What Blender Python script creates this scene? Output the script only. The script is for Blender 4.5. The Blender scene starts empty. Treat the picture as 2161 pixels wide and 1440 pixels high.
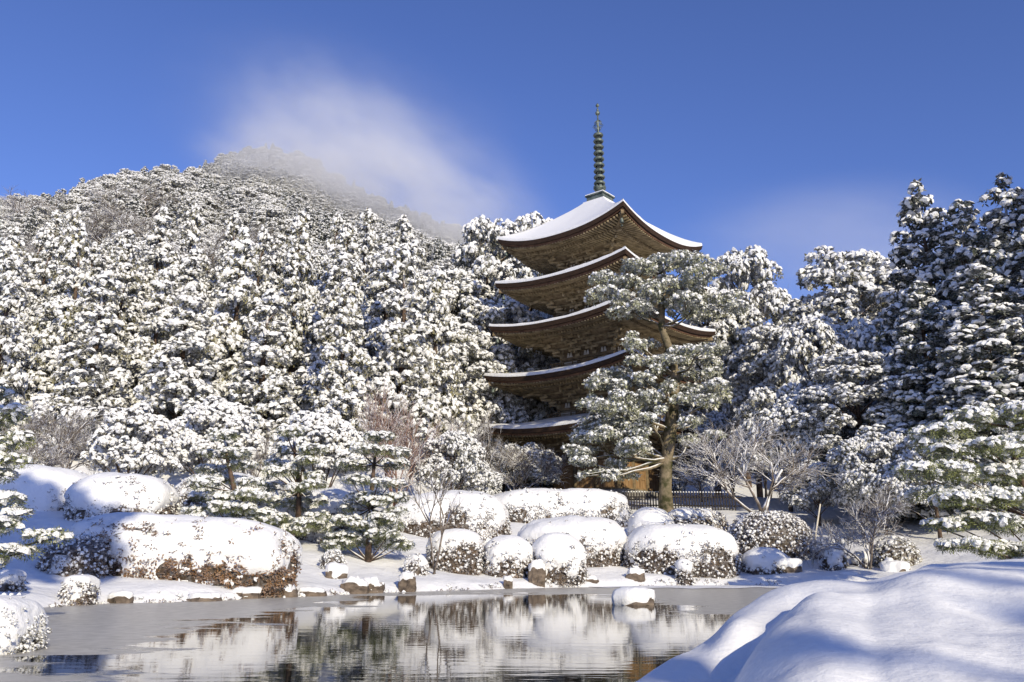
import bpy, math, random
import numpy as np
from mathutils import Vector, Matrix
R = math.radians
SC = bpy.context.scene
COL = SC.collection
# ------------------------------------------------------------------ camera
F, PW, PH, PITCH, HC = 1800.0, 2161.0, 1440.0, R(14.22), 1.0
cam = bpy.data.cameras.new('camera'); cam.sensor_width = 36; cam.lens = 36 * F / PW
cam.clip_start = 0.05; cam.clip_end = 3000
camo = bpy.data.objects.new('camera', cam); COL.objects.link(camo)
camo.location = (0, 0, HC); camo.rotation_euler = (math.pi / 2 + PITCH, 0, 0)
SC.camera = camo
# ------------------------------------------------------------------ light
SUN_EL, SUN_AZ = 24.0, 154.0            # azimuth clockwise from +Y (the viewing direction)
to_sun = Vector((math.sin(R(SUN_AZ)) * math.cos(R(SUN_EL)), math.cos(R(SUN_AZ)) * math.cos(R(SUN_EL)), math.sin(R(SUN_EL))))
world = bpy.data.worlds.new('World'); SC.world = world; world.use_nodes = True
wn = world.node_tree; wn.nodes.clear()
sky = wn.nodes.new('ShaderNodeTexSky'); sky.sky_type = 'NISHITA'; sky.sun_disc = False
sky.sun_elevation = R(SUN_EL); sky.sun_rotation = R(SUN_AZ)
sky.air_density = 1.0; sky.dust_density = 0.3; sky.ozone_density = 3.0; sky.altitude = 300
tint = wn.nodes.new('ShaderNodeMix'); tint.data_type = 'RGBA'; tint.blend_type = 'MULTIPLY'
tint.inputs[0].default_value = 1.0; tint.inputs[7].default_value = (0.82, 0.87, 1.34, 1)
bgn = wn.nodes.new('ShaderNodeBackground'); bgn.inputs['Strength'].default_value = 0.110
wout = wn.nodes.new('ShaderNodeOutputWorld')
wn.links.new(sky.outputs[0], tint.inputs[6]); wn.links.new(tint.outputs[2], bgn.inputs[0])
wn.links.new(bgn.outputs[0], wout.inputs[0])
sl = bpy.data.lights.new('sun', 'SUN'); sl.energy = 4.35; sl.angle = R(0.5); sl.color = (1.0, 0.895, 0.68)
so = bpy.data.objects.new('sun', sl); COL.objects.link(so); so.location = (40, -60, 60)
so.rotation_euler = to_sun.to_track_quat('Z', 'Y').to_euler()
vs = SC.view_settings; vs.view_transform = 'Standard'; vs.look = 'None'; vs.exposure = 0.12; vs.gamma = 1; vs.use_curve_mapping = False
cy = SC.cycles
cy.max_bounces = 8; cy.diffuse_bounces = 3; cy.glossy_bounces = 3; cy.transmission_bounces = 2; cy.volume_bounces = 4
cy.caustics_reflective = False; cy.caustics_refractive = False; cy.sample_clamp_indirect = 6
cy.volume_step_rate = 2.0; cy.volume_max_steps = 256
# ------------------------------------------------------------------ helpers
def ray(px, py):
    u = (px - PW / 2) / F; v = (PH / 2 - py) / F
    c, s = math.cos(PITCH), math.sin(PITCH)
    return np.array([u, c - v * s, s + v * c])
def at(px, py, Y):
    d = ray(px, py); return np.array([0, 0, HC]) + d * (Y / d[1])
def water(px, py):
    d = ray(px, py); return (d * (-HC / d[2]))[:2]
def ppm(Y, z=1.0):                     # photo pixels per metre at depth Y
    return F / (Y * math.cos(PITCH) + (z - HC) * math.sin(PITCH))
def hsh(i, j, k, s):
    h = (i.astype(np.int64) * 374761393 + j.astype(np.int64) * 668265263 + k.astype(np.int64) * 2147483647 + s * 974634541) & 0x7fffffff
    h = ((h ^ (h >> 13)) * 1274126177) & 0x7fffffff
    h = ((h ^ (h >> 16)) * 1103515245 + 12345) & 0x7fffffff
    return (h & 0xffff) / 32767.5 - 1.0
def vn(P, s=0):
    P = np.asarray(P, float); i = np.floor(P); f = P - i; f = f * f * (3 - 2 * f); i = i.astype(np.int64)
    r = 0
    for a in (0, 1):
        for b in (0, 1):
            for c in (0, 1):
                w = (f[..., 0] if a else 1 - f[..., 0]) * (f[..., 1] if b else 1 - f[..., 1]) * (f[..., 2] if c else 1 - f[..., 2])
                r = r + w * hsh(i[..., 0] + a, i[..., 1] + b, i[..., 2] + c, s)
    return r
def fbm(P, s=0, o=3):
    P = np.asarray(P, float); r = 0; a = 1
    for k in range(o):
        r = r + a * vn(P * 2 ** k + 17.3 * k, s + k); a *= .5
    return r
def sstep(x, a, b):
    t = np.clip((np.asarray(x, float) - a) / (b - a), 0, 1); return t * t * (3 - 2 * t)
def mesh_np(name, V, faces, mats, smooth=True):
    """V (n,3); faces list of (array (m,k), material index)"""
    me = bpy.data.meshes.new(name)
    V = np.ascontiguousarray(V, dtype=np.float32)
    me.vertices.add(len(V)); me.vertices.foreach_set('co', V.ravel())
    nl = sum(f.size for f, _ in faces); nf = sum(len(f) for f, _ in faces)
    me.loops.add(nl); me.polygons.add(nf)
    me.loops.foreach_set('vertex_index', np.concatenate([f.ravel() for f, _ in faces]).astype(np.int32))
    cnt = np.concatenate([np.full(len(f), f.shape[1]) for f, _ in faces])
    me.polygons.foreach_set('loop_start', (np.cumsum(cnt) - cnt).astype(np.int32))
    me.polygons.foreach_set('material_index', np.concatenate([np.full(len(f), m) for f, m in faces]).astype(np.int32))
    me.polygons.foreach_set('use_smooth', np.full(nf, bool(smooth)))
    for m in mats: me.materials.append(m)
    me.update(calc_edges=True); me.validate()
    return me
class MB:
    """collects geometry of one part"""
    def __init__(s): s.v = []; s.f = []; s.n = 0
    def add(s, V, Fc, m=0):
        V = np.asarray(V, float); s.v.append(V)
        for f in (Fc if isinstance(Fc, list) else [Fc]):
            s.f.append((np.asarray(f, int) + s.n, m))
        s.n += len(V); return s
    def box(s, c, h, rot=None, m=0):
        V = np.array([[x, y, z] for x in (-1, 1) for y in (-1, 1) for z in (-1, 1)], float) * np.asarray(h)
        if rot is not None: V = V @ np.asarray(rot).T
        return s.add(V + np.asarray(c), [[0, 1, 3, 2], [4, 6, 7, 5], [0, 4, 5, 1], [2, 3, 7, 6], [0, 2, 6, 4], [1, 5, 7, 3]], m)
    def beam(s, a, b, w, h, m=0):
        a = np.asarray(a, float); b = np.asarray(b, float); d = b - a; L = np.linalg.norm(d); x = d / L
        y = np.cross([0, 0, 1], x); y /= max(np.linalg.norm(y), 1e-9); z = np.cross(x, y)
        return s.box((a + b) / 2, (L / 2, w / 2, h / 2), np.stack([x, y, z], 1), m)
    def tube(s, P, r, k=6, m=0):
        P = np.asarray(P, float); n = len(P); r = np.broadcast_to(np.asarray(r, float), (n,))
        T = np.gradient(P, axis=0); T /= np.linalg.norm(T, axis=1)[:, None] + 1e-12
        ref = np.where(np.abs(T[:, 2:3]) > .9, np.array([[1., 0, 0]]), np.array([[0, 0, 1.]]))
        A = np.cross(T, ref); A /= np.linalg.norm(A, axis=1)[:, None]; B = np.cross(A, T)
        an = np.arange(k) * 2 * math.pi / k
        V = P[:, None] + r[:, None, None] * (np.cos(an)[None, :, None] * A[:, None] + np.sin(an)[None, :, None] * B[:, None])
        idx = np.arange(n * k).reshape(n, k); a = idx[:-1]; b = idx[1:]
        q = np.stack([a, np.roll(a, -1, 1), np.roll(b, -1, 1), b], -1).reshape(-1, 4)
        V = V.reshape(-1, 3)
        fs = [q]
        if k > 3: fs.append(idx[-1][None, :]); fs.append(idx[0][::-1][None, :])
        return s.add(V, fs, m)
    def lathe(s, c, prof, k=12, m=0):
        prof = np.asarray(prof, float); n = len(prof); an = np.arange(k) * 2 * math.pi / k
        V = np.stack([prof[:, 0:1] * np.cos(an), prof[:, 0:1] * np.sin(an), np.repeat(prof[:, 1:2], k, 1)], -1).reshape(-1, 3) + np.asarray(c)
        idx = np.arange(n * k).reshape(n, k); a = idx[:-1]; b = idx[1:]
        return s.add(V, np.stack([a, np.roll(a, -1, 1), np.roll(b, -1, 1), b], -1).reshape(-1, 4), m)
    def grid(s, G, m=0):
        G = np.asarray(G, float); n, k = G.shape[:2]; idx = np.arange(n * k).reshape(n, k)
        q = np.stack([idx[:-1, :-1], idx[1:, :-1], idx[1:, 1:], idx[:-1, 1:]], -1).reshape(-1, 4)
        return s.add(G.reshape(-1, 3), q, m)
    def mesh(s, name, mats, smooth=False):
        fs = []
        for f, m in s.f: fs.append((np.atleast_2d(f), m))
        return mesh_np(name, np.concatenate(s.v), fs, mats if isinstance(mats, (list, tuple)) else [mats], smooth)
    def obj(s, name, mats, parent=None, smooth=False):
        return link(name, s.mesh(name, mats, smooth), parent)
def link(name, me, parent=None, loc=None):
    o = bpy.data.objects.new(name, me); COL.objects.link(o)
    if parent is not None: o.parent = parent
    if loc is not None: o.location = loc
    return o
def tag(o, label=None, cat=None, group=None, kind=None):
    if label: o['label'] = label
    if cat: o['category'] = cat
    if group: o['group'] = group
    if kind: o['kind'] = kind
    return o
def thing(name, label, cat, loc=(0, 0, 0), rz=0, group=None):
    o = bpy.data.objects.new(name, None); COL.objects.link(o); o.empty_display_size = .3
    o.location = [float(q) for q in loc]; o.rotation_euler = (0, 0, rz)
    return tag(o, label, cat, group)
def copy_tree(src, loc, rz, sc, label, group=None):
    c = src.copy(); COL.objects.link(c); c.location = [float(q) for q in loc]; c.rotation_euler = (0, 0, rz); c.scale = sc
    c['label'] = label
    if group: c['group'] = group
    for ch in src.children:
        d = ch.copy(); COL.objects.link(d); d.parent = c
    return c
# ------------------------------------------------------------------ materials
def nodemat(name):
    m = bpy.data.materials.new(name); m.use_nodes = True; nt = m.node_tree
    return m, nt, nt.nodes['Principled BSDF']
def nd(nt, t, **kw):
    n = nt.nodes.new(t)
    for k, v in kw.items(): setattr(n, k, v)
    return n
def noise_node(nt, scale, detail=3, coord='Object', rough=.5):
    tc = nd(nt, 'ShaderNodeTexCoord'); n = nd(nt, 'ShaderNodeTexNoise')
    n.inputs['Scale'].default_value = scale; n.inputs['Detail'].default_value = detail; n.inputs['Roughness'].default_value = rough
    nt.links.new(tc.outputs[coord], n.inputs['Vector']); return n
def ramp(nt, src, stops):
    r = nd(nt, 'ShaderNodeValToRGB'); e = r.color_ramp.elements
    while len(e) > 1: e.remove(e[-1])
    e[0].position = stops[0][0]; e[0].color = (*stops[0][1], 1)
    for p, c in stops[1:]:
        q = e.new(p); q.color = (*c, 1)
    nt.links.new(src, r.inputs[0]); return r
def bump(nt, bsdf, src, dist, strength=1.0):
    b = nd(nt, 'ShaderNodeBump'); b.inputs['Strength'].default_value = strength; b.inputs['Distance'].default_value = dist
    nt.links.new(src, b.inputs['Height']); nt.links.new(b.outputs[0], bsdf.inputs['Normal']); return b
def mat_snow(name, grain=14, d=.02, col=(.81, .81, .81), coarse=None):
    m, nt, b = nodemat(name)
    n = noise_node(nt, grain, 4, rough=.6)
    r = ramp(nt, n.outputs[0], [(.25, tuple(c * .94 for c in col)), (.7, col)])
    nt.links.new(r.outputs[0], b.inputs['Base Color'])
    b.inputs['Roughness'].default_value = .65; b.inputs['Specular IOR Level'].default_value = .25
    bump(nt, b, n.outputs[0], d)
    return m
def mat_leaf(name, c1, c2, scale=1.5, rough=.55, frost=.5, fs=7):
    m, nt, b = nodemat(name)
    n = noise_node(nt, scale, 3); r = ramp(nt, n.outputs[0], [(.35, c1), (.65, c2)])
    oi = nd(nt, 'ShaderNodeObjectInfo'); hs = nd(nt, 'ShaderNodeHueSaturation')
    mr = nd(nt, 'ShaderNodeMapRange'); mr.inputs[3].default_value = .7; mr.inputs[4].default_value = 1.35
    nt.links.new(oi.outputs['Random'], mr.inputs[0]); nt.links.new(mr.outputs[0], hs.inputs['Value'])
    nt.links.new(r.outputs[0], hs.inputs['Color'])
    g = nd(nt, 'ShaderNodeNewGeometry'); sx = nd(nt, 'ShaderNodeSeparateXYZ'); nt.links.new(g.outputs['True Normal'], sx.inputs[0])
    ab = nd(nt, 'ShaderNodeMath', operation='ABSOLUTE'); nt.links.new(sx.outputs[2], ab.inputs[0])
    n2 = noise_node(nt, fs, 3); ma = nd(nt, 'ShaderNodeMath', operation='MULTIPLY_ADD'); nt.links.new(ab.outputs[0], ma.inputs[0]); ma.inputs[1].default_value = .35
    nt.links.new(n2.outputs[0], ma.inputs[2]); m2 = nd(nt, 'ShaderNodeMapRange'); m2.inputs[1].default_value = .5; m2.inputs[2].default_value = .95; m2.inputs[4].default_value = frost
    nt.links.new(ma.outputs[0], m2.inputs[0]); fm = nd(nt, 'ShaderNodeMix'); fm.data_type = 'RGBA'; nt.links.new(m2.outputs[0], fm.inputs[0])
    nt.links.new(hs.outputs[0], fm.inputs[6]); fm.inputs[7].default_value = (.78, .79, .82, 1); nt.links.new(fm.outputs[2], b.inputs['Base Color'])
    b.inputs['Roughness'].default_value = rough; b.inputs['Specular IOR Level'].default_value = .3
    return m
def mat_wood(name, c1, c2, scale=(1, 1, 1), sc=3, rough=.8, d=.01):
    m, nt, b = nodemat(name)
    tc = nd(nt, 'ShaderNodeTexCoord'); mp = nd(nt, 'ShaderNodeMapping'); mp.inputs['Scale'].default_value = scale
    n = nd(nt, 'ShaderNodeTexNoise'); n.inputs['Scale'].default_value = sc; n.inputs['Detail'].default_value = 5
    nt.links.new(tc.outputs['Object'], mp.inputs[0]); nt.links.new(mp.outputs[0], n.inputs['Vector'])
    r = ramp(nt, n.outputs[0], [(.3, c1), (.7, c2)]); nt.links.new(r.outputs[0], b.inputs['Base Color'])
    b.inputs['Roughness'].default_value = rough; b.inputs['Specular IOR Level'].default_value = .2
    bump(nt, b, n.outputs[0], d); return m
def mat_snowy(name, c1, c2, lo=.25, hi=.55, sc=4, wob=.5, snow=(.84, .84, .85)):
    """bark or stone with snow lying on every face that looks up"""
    m, nt, b = nodemat(name)
    n = noise_node(nt, sc, 5, rough=.65); r = ramp(nt, n.outputs[0], [(.4, c1), (.6, c2)])
    g = nd(nt, 'ShaderNodeNewGeometry'); sx = nd(nt, 'ShaderNodeSeparateXYZ'); nt.links.new(g.outputs['Normal'], sx.inputs[0])
    n2 = noise_node(nt, sc * 1.7, 3)
    ma = nd(nt, 'ShaderNodeMath', operation='MULTIPLY_ADD'); nt.links.new(n2.outputs[0], ma.inputs[0]); ma.inputs[1].default_value = wob
    nt.links.new(sx.outputs[2], ma.inputs[2])
    mr = nd(nt, 'ShaderNodeMapRange'); mr.inputs[1].default_value = lo + wob * .5; mr.inputs[2].default_value = hi + wob * .5
    nt.links.new(ma.outputs[0], mr.inputs[0])
    mx = nd(nt, 'ShaderNodeMix'); mx.data_type = 'RGBA'; nt.links.new(mr.outputs[0], mx.inputs[0])
    nt.links.new(r.outputs[0], mx.inputs[6]); mx.inputs[7].default_value = (*snow, 1)
    nt.links.new(mx.outputs[2], b.inputs['Base Color']); b.inputs['Roughness'].default_value = .75; b.inputs['Specular IOR Level'].default_value = .2
    bump(nt, b, n.outputs[0], .03)
    return m
M = dict(
    snow=mat_snow('snow', 9, .03), gsnow=mat_snow('ground_snow', 1.6, .10), fsnow=mat_snow('foreground_snow', 26, .006),
    csnow=mat_snow('clump_snow', 6, .05, (.82, .82, .81)),
    cedar=mat_leaf('cedar_leaf', (.085, .08, .035), (.21, .19, .09), frost=.72),
    broad=mat_leaf('broad_leaf', (.08, .08, .04), (.21, .195, .105), frost=.72),
    camph=mat_leaf('camphor_leaf', (.12, .13, .065), (.28, .285, .16), frost=.65, fs=9),
    pine=mat_leaf('pine_needle', (.07, .09, .02), (.21, .225, .06), frost=.2),
    azal=mat_leaf('azalea_leaf', (.045, .028, .015), (.15, .095, .05), 3, frost=.45, fs=14),
    dome=mat_leaf('dome_leaf', (.09, .08, .045), (.21, .18, .10), frost=.7, fs=9),
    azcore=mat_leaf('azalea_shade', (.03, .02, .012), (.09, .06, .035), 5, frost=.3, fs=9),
    rusty=mat_leaf('rusty_leaf', (.13, .055, .016), (.30, .15, .045), 3, frost=.25, fs=14),
    bark=mat_snowy('snowy_bark', (.045, .033, .024), (.15, .10, .07), .3, .65),
    twig=mat_snowy('snowy_twig', (.10, .08, .065), (.26, .215, .175), .0, .42, 3, .6),
    rtwig=mat_snowy('snowy_red_twig', (.22, .12, .085), (.38, .25, .19), .0, .5, 3, .5),
    camtr=mat_snowy('mossy_trunk', (.05, .05, .02), (.25, .20, .135), .3, .55, 1.6, .5),
    rock=mat_snowy('shore_rock', (.07, .055, .045), (.26, .21, .165), .62, .8, 2.5, .35),
    wood=mat_wood('weathered_cypress', (.09, .066, .038), (.26, .195, .115), (1, 1, 1), 3),
    wooddk=mat_wood('dark_cypress', (.10, .068, .038), (.25, .175, .10), (1, 1, 1), 3),
    door=mat_wood('door_board', (.17, .10, .045), (.36, .23, .12), (6, 6, .5), 3),
    bkt=mat_wood('bracket_wood', (.14, .108, .06), (.42, .33, .20), (1, 1, 1), 2.2),
    barkedge=mat_wood('cypress_bark_thatch', (.022, .014, .010), (.065, .038, .024), (1, 1, 8), 3),
    redwood=mat_wood('reddish_eave_board', (.085, .045, .03), (.18, .10, .06), (1, 1, 1), 2),
    plaster=mat_wood('old_plaster', (.42, .38, .32), (.62, .58, .52), (1, 1, 1), 3),
    bronze=mat_wood('verdigris_bronze', (.05, .07, .065), (.22, .25, .215), (1, 1, 1), 3, .45),
    fence=mat_wood('fence_wood', (.02, .018, .02), (.06, .05, .045), (1, 1, 1), 4),
    pole=mat_wood('bamboo_pole', (.5, .45, .36), (.7, .64, .52), (1, 1, 1), 4),
    stone=mat_wood('podium_stone', (.2, .19, .17), (.34, .32, .29), (1, 1, 1), 2),
)
M['bronze'].node_tree.nodes['Principled BSDF'].inputs['Metallic'].default_value = .35
SNOW = M['snow']
# ------------------------------------------------------------------ ground, pond and hills
edge_px = [(95, 1283), (170, 1277), (250, 1274), (330, 1273), (400, 1270), (470, 1268), (520, 1264), (600, 1261), (700, 1257), (760, 1253), (860, 1250), (960, 1247),
           (1100, 1242), (1250, 1239), (1400, 1237), (1540, 1236), (1660, 1236)]
shore = [water(*p) for p in edge_px]
pond = np.array(shore + [np.array(q) for q in [(12.5, 31.5), (14.5, 29), (15, 24), (13, 16), (9, 10), (6.2, 7.6), (4.2, 6.6), (2.8, 5.6), (1.6, 3.9), (0.75, 2.6), (0.2, 1.9), (-2, 1.6), (-5, 2), (-6.6, 5), (-7.2, 8.2), (-8.6, 11), (-10.2, 15), (-10.6, 17.3)]])
def pond_dist(x, y):
    """signed distance to the shoreline, positive on land"""
    x = np.asarray(x, float); y = np.asarray(y, float); best = np.full(x.shape, 1e9); inside = np.zeros(x.shape, bool)
    n = len(pond)
    for i in range(n):
        a = pond[i]; b = pond[(i + 1) % n]; d = b - a
        t = np.clip(((x - a[0]) * d[0] + (y - a[1]) * d[1]) / (d @ d), 0, 1)
        best = np.minimum(best, np.hypot(x - a[0] - t * d[0], y - a[1] - t * d[1]))
        if a[1] != b[1]:
            c = ((a[1] > y) != (b[1] > y)) & (x < (b[0] - a[0]) * (y - a[1]) / (b[1] - a[1]) + a[0]); inside ^= c
    return np.where(inside, -best, best)
def ridge(pts, Y):
    w = [at(px, py, Y) for px, py in pts]
    return np.array([q[0] for q in w]), np.array([q[2] for q in w])
R1Y = 150.0
R1 = ridge([(-700, 610), (-300, 550), (0, 480), (120, 452), (250, 430), (340, 415), (440, 445), (600, 480), (720, 518), (850, 556), (1000, 606), (1120, 686), (1300, 800), (1700, 860), (2200, 860), (2900, 860)], R1Y)
R2Y = 330.0
R2 = ridge([(-900, 648), (0, 528), (300, 438), (430, 380), (490, 353), (545, 340), (600, 346), (660, 373), (740, 423), (830, 466), (930, 500), (1000, 533), (1130, 608), (1350, 748), (1800, 808), (2300, 838), (3000, 858)], R2Y)
def ground_z(x, y):
    x = np.asarray(x, float); y = np.asarray(y, float)
    o = pond_dist(x, y); Q = np.stack([x, y, x * 0], -1); o = o + .16 * vn(Q * 1.3, 21) * sstep(y, 9, 15) + .05 * vn(Q * 4, 22)
    far = np.interp(o, [-3, -.8, 0, .22, .6, 2, 4, 10, 20, 27, 45, 80], [-.7, -.4, -.06, .16, .28, .5, .95, 2.3, 4.1, 4.9, 5.2, 5.4])
    near = np.interp(o, [-3, -.8, 0, .3, 1, 4, 20], [-.7, -.4, -.06, .14, .25, .35, .6])
    t = sstep(y, 10, 19)
    z = near + (far - near) * t
    P = np.stack([x, y, x * 0], -1)
    z = z + np.where(o > .1, .05 * vn(P * 1.1, 3) + .06 * vn(P * .4, 4), 0) + np.where(o > 12, .25 * vn(P * .15, 5), 0)
    # near hill: foot close behind the garden on the left, farther behind the pagoda
    yy = np.maximum(y, 1)
    foot = 44 + 30 * sstep(x / yy, -.16, .03) 
    xr = x * R1Y / yy
    zc = np.interp(xr, R1[0], R1[1])
    s = (y - foot) / (R1Y - foot)
    h1 = np.where(s < 0, 0, np.where(s < 1, s ** 1.05, np.maximum(1 - (s - 1) * .55, 0)))
    wob = 2.5 * fbm(P * .025, 8, 2) * sstep(s, .02, .3)
    z1 = 5.0 + (zc - 5) * h1 + wob
    xr2 = x * R2Y / yy
    zc2 = np.interp(xr2, R2[0], R2[1]); s2 = (y - 165) / (R2Y - 165)
    h2 = np.where(s2 < 0, 0, np.where(s2 < 1, s2 ** .9, np.maximum(1 - (s2 - 1) * .6, 0)))
    z2 = 5.0 + (zc2 - 5) * h2 + 4 * fbm(P * .012, 9, 2) * sstep(s2, .1, .4) * (1 - sstep(s2, .75, 1))
    z = np.where(y > 40, np.maximum(z, np.where(s > 0, z1, 0)), z)
    return np.where(y > 165, np.maximum(z, z2), z)
def gz(x, y): return float(ground_z(np.array([x]), np.array([y]))[0])
xs = np.unique(np.round(np.concatenate([np.arange(-16, 20, .36), np.arange(-60, 60, 1.4), np.linspace(-420, 420, 90)]), 3))
ys = np.unique(np.round(np.concatenate([np.arange(-2, 38, .36), np.arange(38, 175, 1.5), np.linspace(-60, 480, 90)]), 3))
X, Y_ = np.meshgrid(xs, ys, indexing='ij')
tag(MB().grid(np.stack([X, Y_, ground_z(X, Y_)], -1)).obj('ground', M['gsnow'], smooth=True), kind='structure')
# pond surface: still open water with thin grey ice
m, nt, b = nodemat('pond_water_and_ice')
tc = nd(nt, 'ShaderNodeTexCoord')
mp = nd(nt, 'ShaderNodeMapping'); mp.inputs['Scale'].default_value = (.22, .5, 1); nt.links.new(tc.outputs['Object'], mp.inputs[0])
n1 = nd(nt, 'ShaderNodeTexNoise'); n1.inputs['Scale'].default_value = 1.0; n1.inputs['Detail'].default_value = 7; n1.inputs['Roughness'].default_value = .62
nt.links.new(mp.outputs[0], n1.inputs['Vector'])
vd = nd(nt, 'ShaderNodeVectorMath', operation='DISTANCE')          # the spring-fed open patch
mp2 = nd(nt, 'ShaderNodeMapping'); mp2.inputs['Location'].default_value = (.4 / 4.1, -13.5 / 12.0, 0); mp2.inputs['Scale'].default_value = (1 / 4.1, 1 / 12.0, 0)
nt.links.new(tc.outputs['Object'], mp2.inputs[0]); nt.links.new(mp2.outputs[0], vd.inputs[0])
ma = nd(nt, 'ShaderNodeMath', operation='MULTIPLY_ADD'); nt.links.new(n1.outputs[0], ma.inputs[0]); ma.inputs[1].default_value = 1.9
nt.links.new(vd.outputs['Value'], ma.inputs[2])
ice = nd(nt, 'ShaderNodeMapRange'); ice.inputs[1].default_value = 1.93; ice.inputs[2].default_value = 1.98
nt.links.new(ma.outputs[0], ice.inputs[0])
n3 = nd(nt, 'ShaderNodeTexNoise'); n3.inputs['Scale'].default_value = 5; n3.inputs['Detail'].default_value = 6; nt.links.new(tc.outputs['Object'], n3.inputs['Vector'])
icol = ramp(nt, n3.outputs[0], [(.3, (.34, .325, .29)), (.7, (.52, .50, .45))])
mx = nd(nt, 'ShaderNodeMix'); mx.data_type = 'RGBA'; nt.links.new(ice.outputs[0], mx.inputs[0]); mx.inputs[6].default_value = (.012, .014, .012, 1)
nt.links.new(icol.outputs[0], mx.inputs[7]); nt.links.new(mx.outputs[2], b.inputs['Base Color'])
mr = nd(nt, 'ShaderNodeMapRange'); mr.inputs[3].default_value = .015; mr.inputs[4].default_value = .34; nt.links.new(ice.outputs[0], mr.inputs[0])
msp = nd(nt, 'ShaderNodeMapRange'); msp.inputs[3].default_value = .5; msp.inputs[4].default_value = .22; nt.links.new(ice.outputs[0], msp.inputs[0]); nt.links.new(msp.outputs[0], b.inputs['Specular IOR Level'])
nt.links.new(mr.outputs[0], b.inputs['Roughness']); b.inputs['IOR'].default_value = 1.333
mp3 = nd(nt, 'ShaderNodeMapping'); mp3.inputs['Scale'].default_value = (.9, 4.5, 1); nt.links.new(tc.outputs['Object'], mp3.inputs[0])
n4 = nd(nt, 'ShaderNodeTexNoise'); n4.inputs['Scale'].default_value = 1.2; n4.inputs['Detail'].default_value = 3; nt.links.new(mp3.outputs[0], n4.inputs['Vector'])
bump(nt, b, n4.outputs[0], .0024, .6)
bx = np.array([[-16, -1, 0], [20, -1, 0], [20, 36, 0], [-16, 36, 0]], float)
tag(MB().add(bx, [[0, 1, 2, 3]]).obj('pond_water', m), kind='structure')
shelf = [water(px, 1243 - 3 * abs(px - 1480) / 240 + .8 * math.sin(px * .07)) for px in range(1240, 1700, 10)]; top_ = [water(px, 1234.5) for px in range(1690, 1230, -10)]
V = np.array([(*q, .014) for q in shelf + top_]); tag(MB().add(V, [list(range(len(V)))]).obj('ice_shelf', M['gsnow']), kind='structure')
# ------------------------------------------------------------------ snow-laden foliage
def sprigs(kind, seed, n=6):
    """small sprays of leaves, each with its own little load of snow"""
    rg = np.random.default_rng(seed); out = []
    for _ in range(n):
        k = 5 if kind not in ('fine', 'hill') else 4
        an = np.arange(k) * 2 * math.pi / k + rg.uniform(0, .6, k)
        flat = {'cedar': .62, 'broad': .55, 'pine': .42, 'fine': .5, 'hill': .58}[kind]
        ro = rg.uniform(.62, 1.12, k); ri = ro * rg.uniform(.45, .7, k)
        V = np.concatenate([np.stack([ro * np.cos(an), ro * np.sin(an), rg.uniform(-.42, .10, k)], 1),
                            np.stack([ri * np.cos(an), ri * np.sin(an), flat * rg.uniform(.55, 1.0, k)], 1), [[0, 0, flat * rg.uniform(.9, 1.2)]]])
        i = np.arange(k); j = (i + 1) % k
        Fs = np.concatenate([np.stack([i, j, k + j], 1), np.stack([i, k + j, k + i], 1), np.stack([k + i, k + j, np.full(k, 2 * k)], 1)])
        q = {'cedar': 6, 'broad': 6, 'pine': 11, 'fine': 5, 'hill': 5}[kind]
        VL = []; FL = []
        for t in range(q):
            a = t * 2 * math.pi / q + rg.uniform(-.3, .3); L = rg.uniform(.95, 1.45); w = {'cedar': .26, 'broad': .27, 'pine': .07, 'fine': .24, 'hill': .26}[kind]
            zt = {'cedar': rg.uniform(-.75, .0), 'broad': rg.uniform(-.6, .25), 'pine': rg.uniform(-.35, .55), 'fine': rg.uniform(-.5, .45), 'hill': rg.uniform(-.7, .2)}[kind]
            d = np.array([math.cos(a), math.sin(a), 0]); p = np.array([-d[1], d[0], 0])
            b0 = d * .15 + [0, 0, -.14]; mid = d * L * .6 + [0, 0, zt * .45 - .10]; tip = d * L + [0, 0, zt]
            o = len(VL); VL += [b0, mid + p * w + [0, 0, rg.uniform(-.1, .1)], tip, mid - p * w + [0, 0, rg.uniform(-.1, .1)]]
            FL += [[o + 1, o + 2, o + 3]] if kind == 'pine' else [[o, o + 1, o + 2], [o, o + 2, o + 3]]
        out.append((V, Fs, np.array(VL), np.array(FL)))
    return out
SPR = {k: sprigs(k, 5 + i) for i, k in enumerate(('cedar', 'broad', 'pine', 'fine', 'hill'))}
def spray(mb, P, N, size, snow, rg, kind, upmix=.7, sscale=1.0):
    """put one spray at every point; snow = mask of the loaded ones"""
    n = len(P)
    if n == 0: return
    z = N * (1 - upmix) + np.array([0, 0, upmix]) + rg.normal(0, .30, (n, 3)); z /= np.linalg.norm(z, axis=1)[:, None] + 1e-9
    r = rg.normal(0, 1, (n, 3)); x = np.cross(r, z); x /= np.linalg.norm(x, axis=1)[:, None] + 1e-9; y = np.cross(z, x)
    Rm = np.stack([x, y, z], 2) * size[:, None, None]
    vs_ = SPR[kind]; pick = rg.integers(0, len(vs_), n)
    for v, (Vs, Fs, Vl, Fl) in enumerate(vs_):
        I = np.where(pick == v)[0]
        if len(I):
            W = np.einsum('nij,kj->nki', Rm[I], Vl) + P[I][:, None]
            mb.add(W.reshape(-1, 3), (Fl[None] + (np.arange(len(I)) * len(Vl))[:, None, None]).reshape(-1, 3), 0)
        I = np.where((pick == v) & snow)[0]
        if len(I):
            W = np.einsum('nij,kj->nki', Rm[I] * (sscale[I] if np.ndim(sscale) else sscale), Vs) + P[I][:, None]
            mb.add(W.reshape(-1, 3), (Fs[None] + (np.arange(len(I)) * len(Vs))[:, None, None]).reshape(-1, 3), 1)
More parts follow.
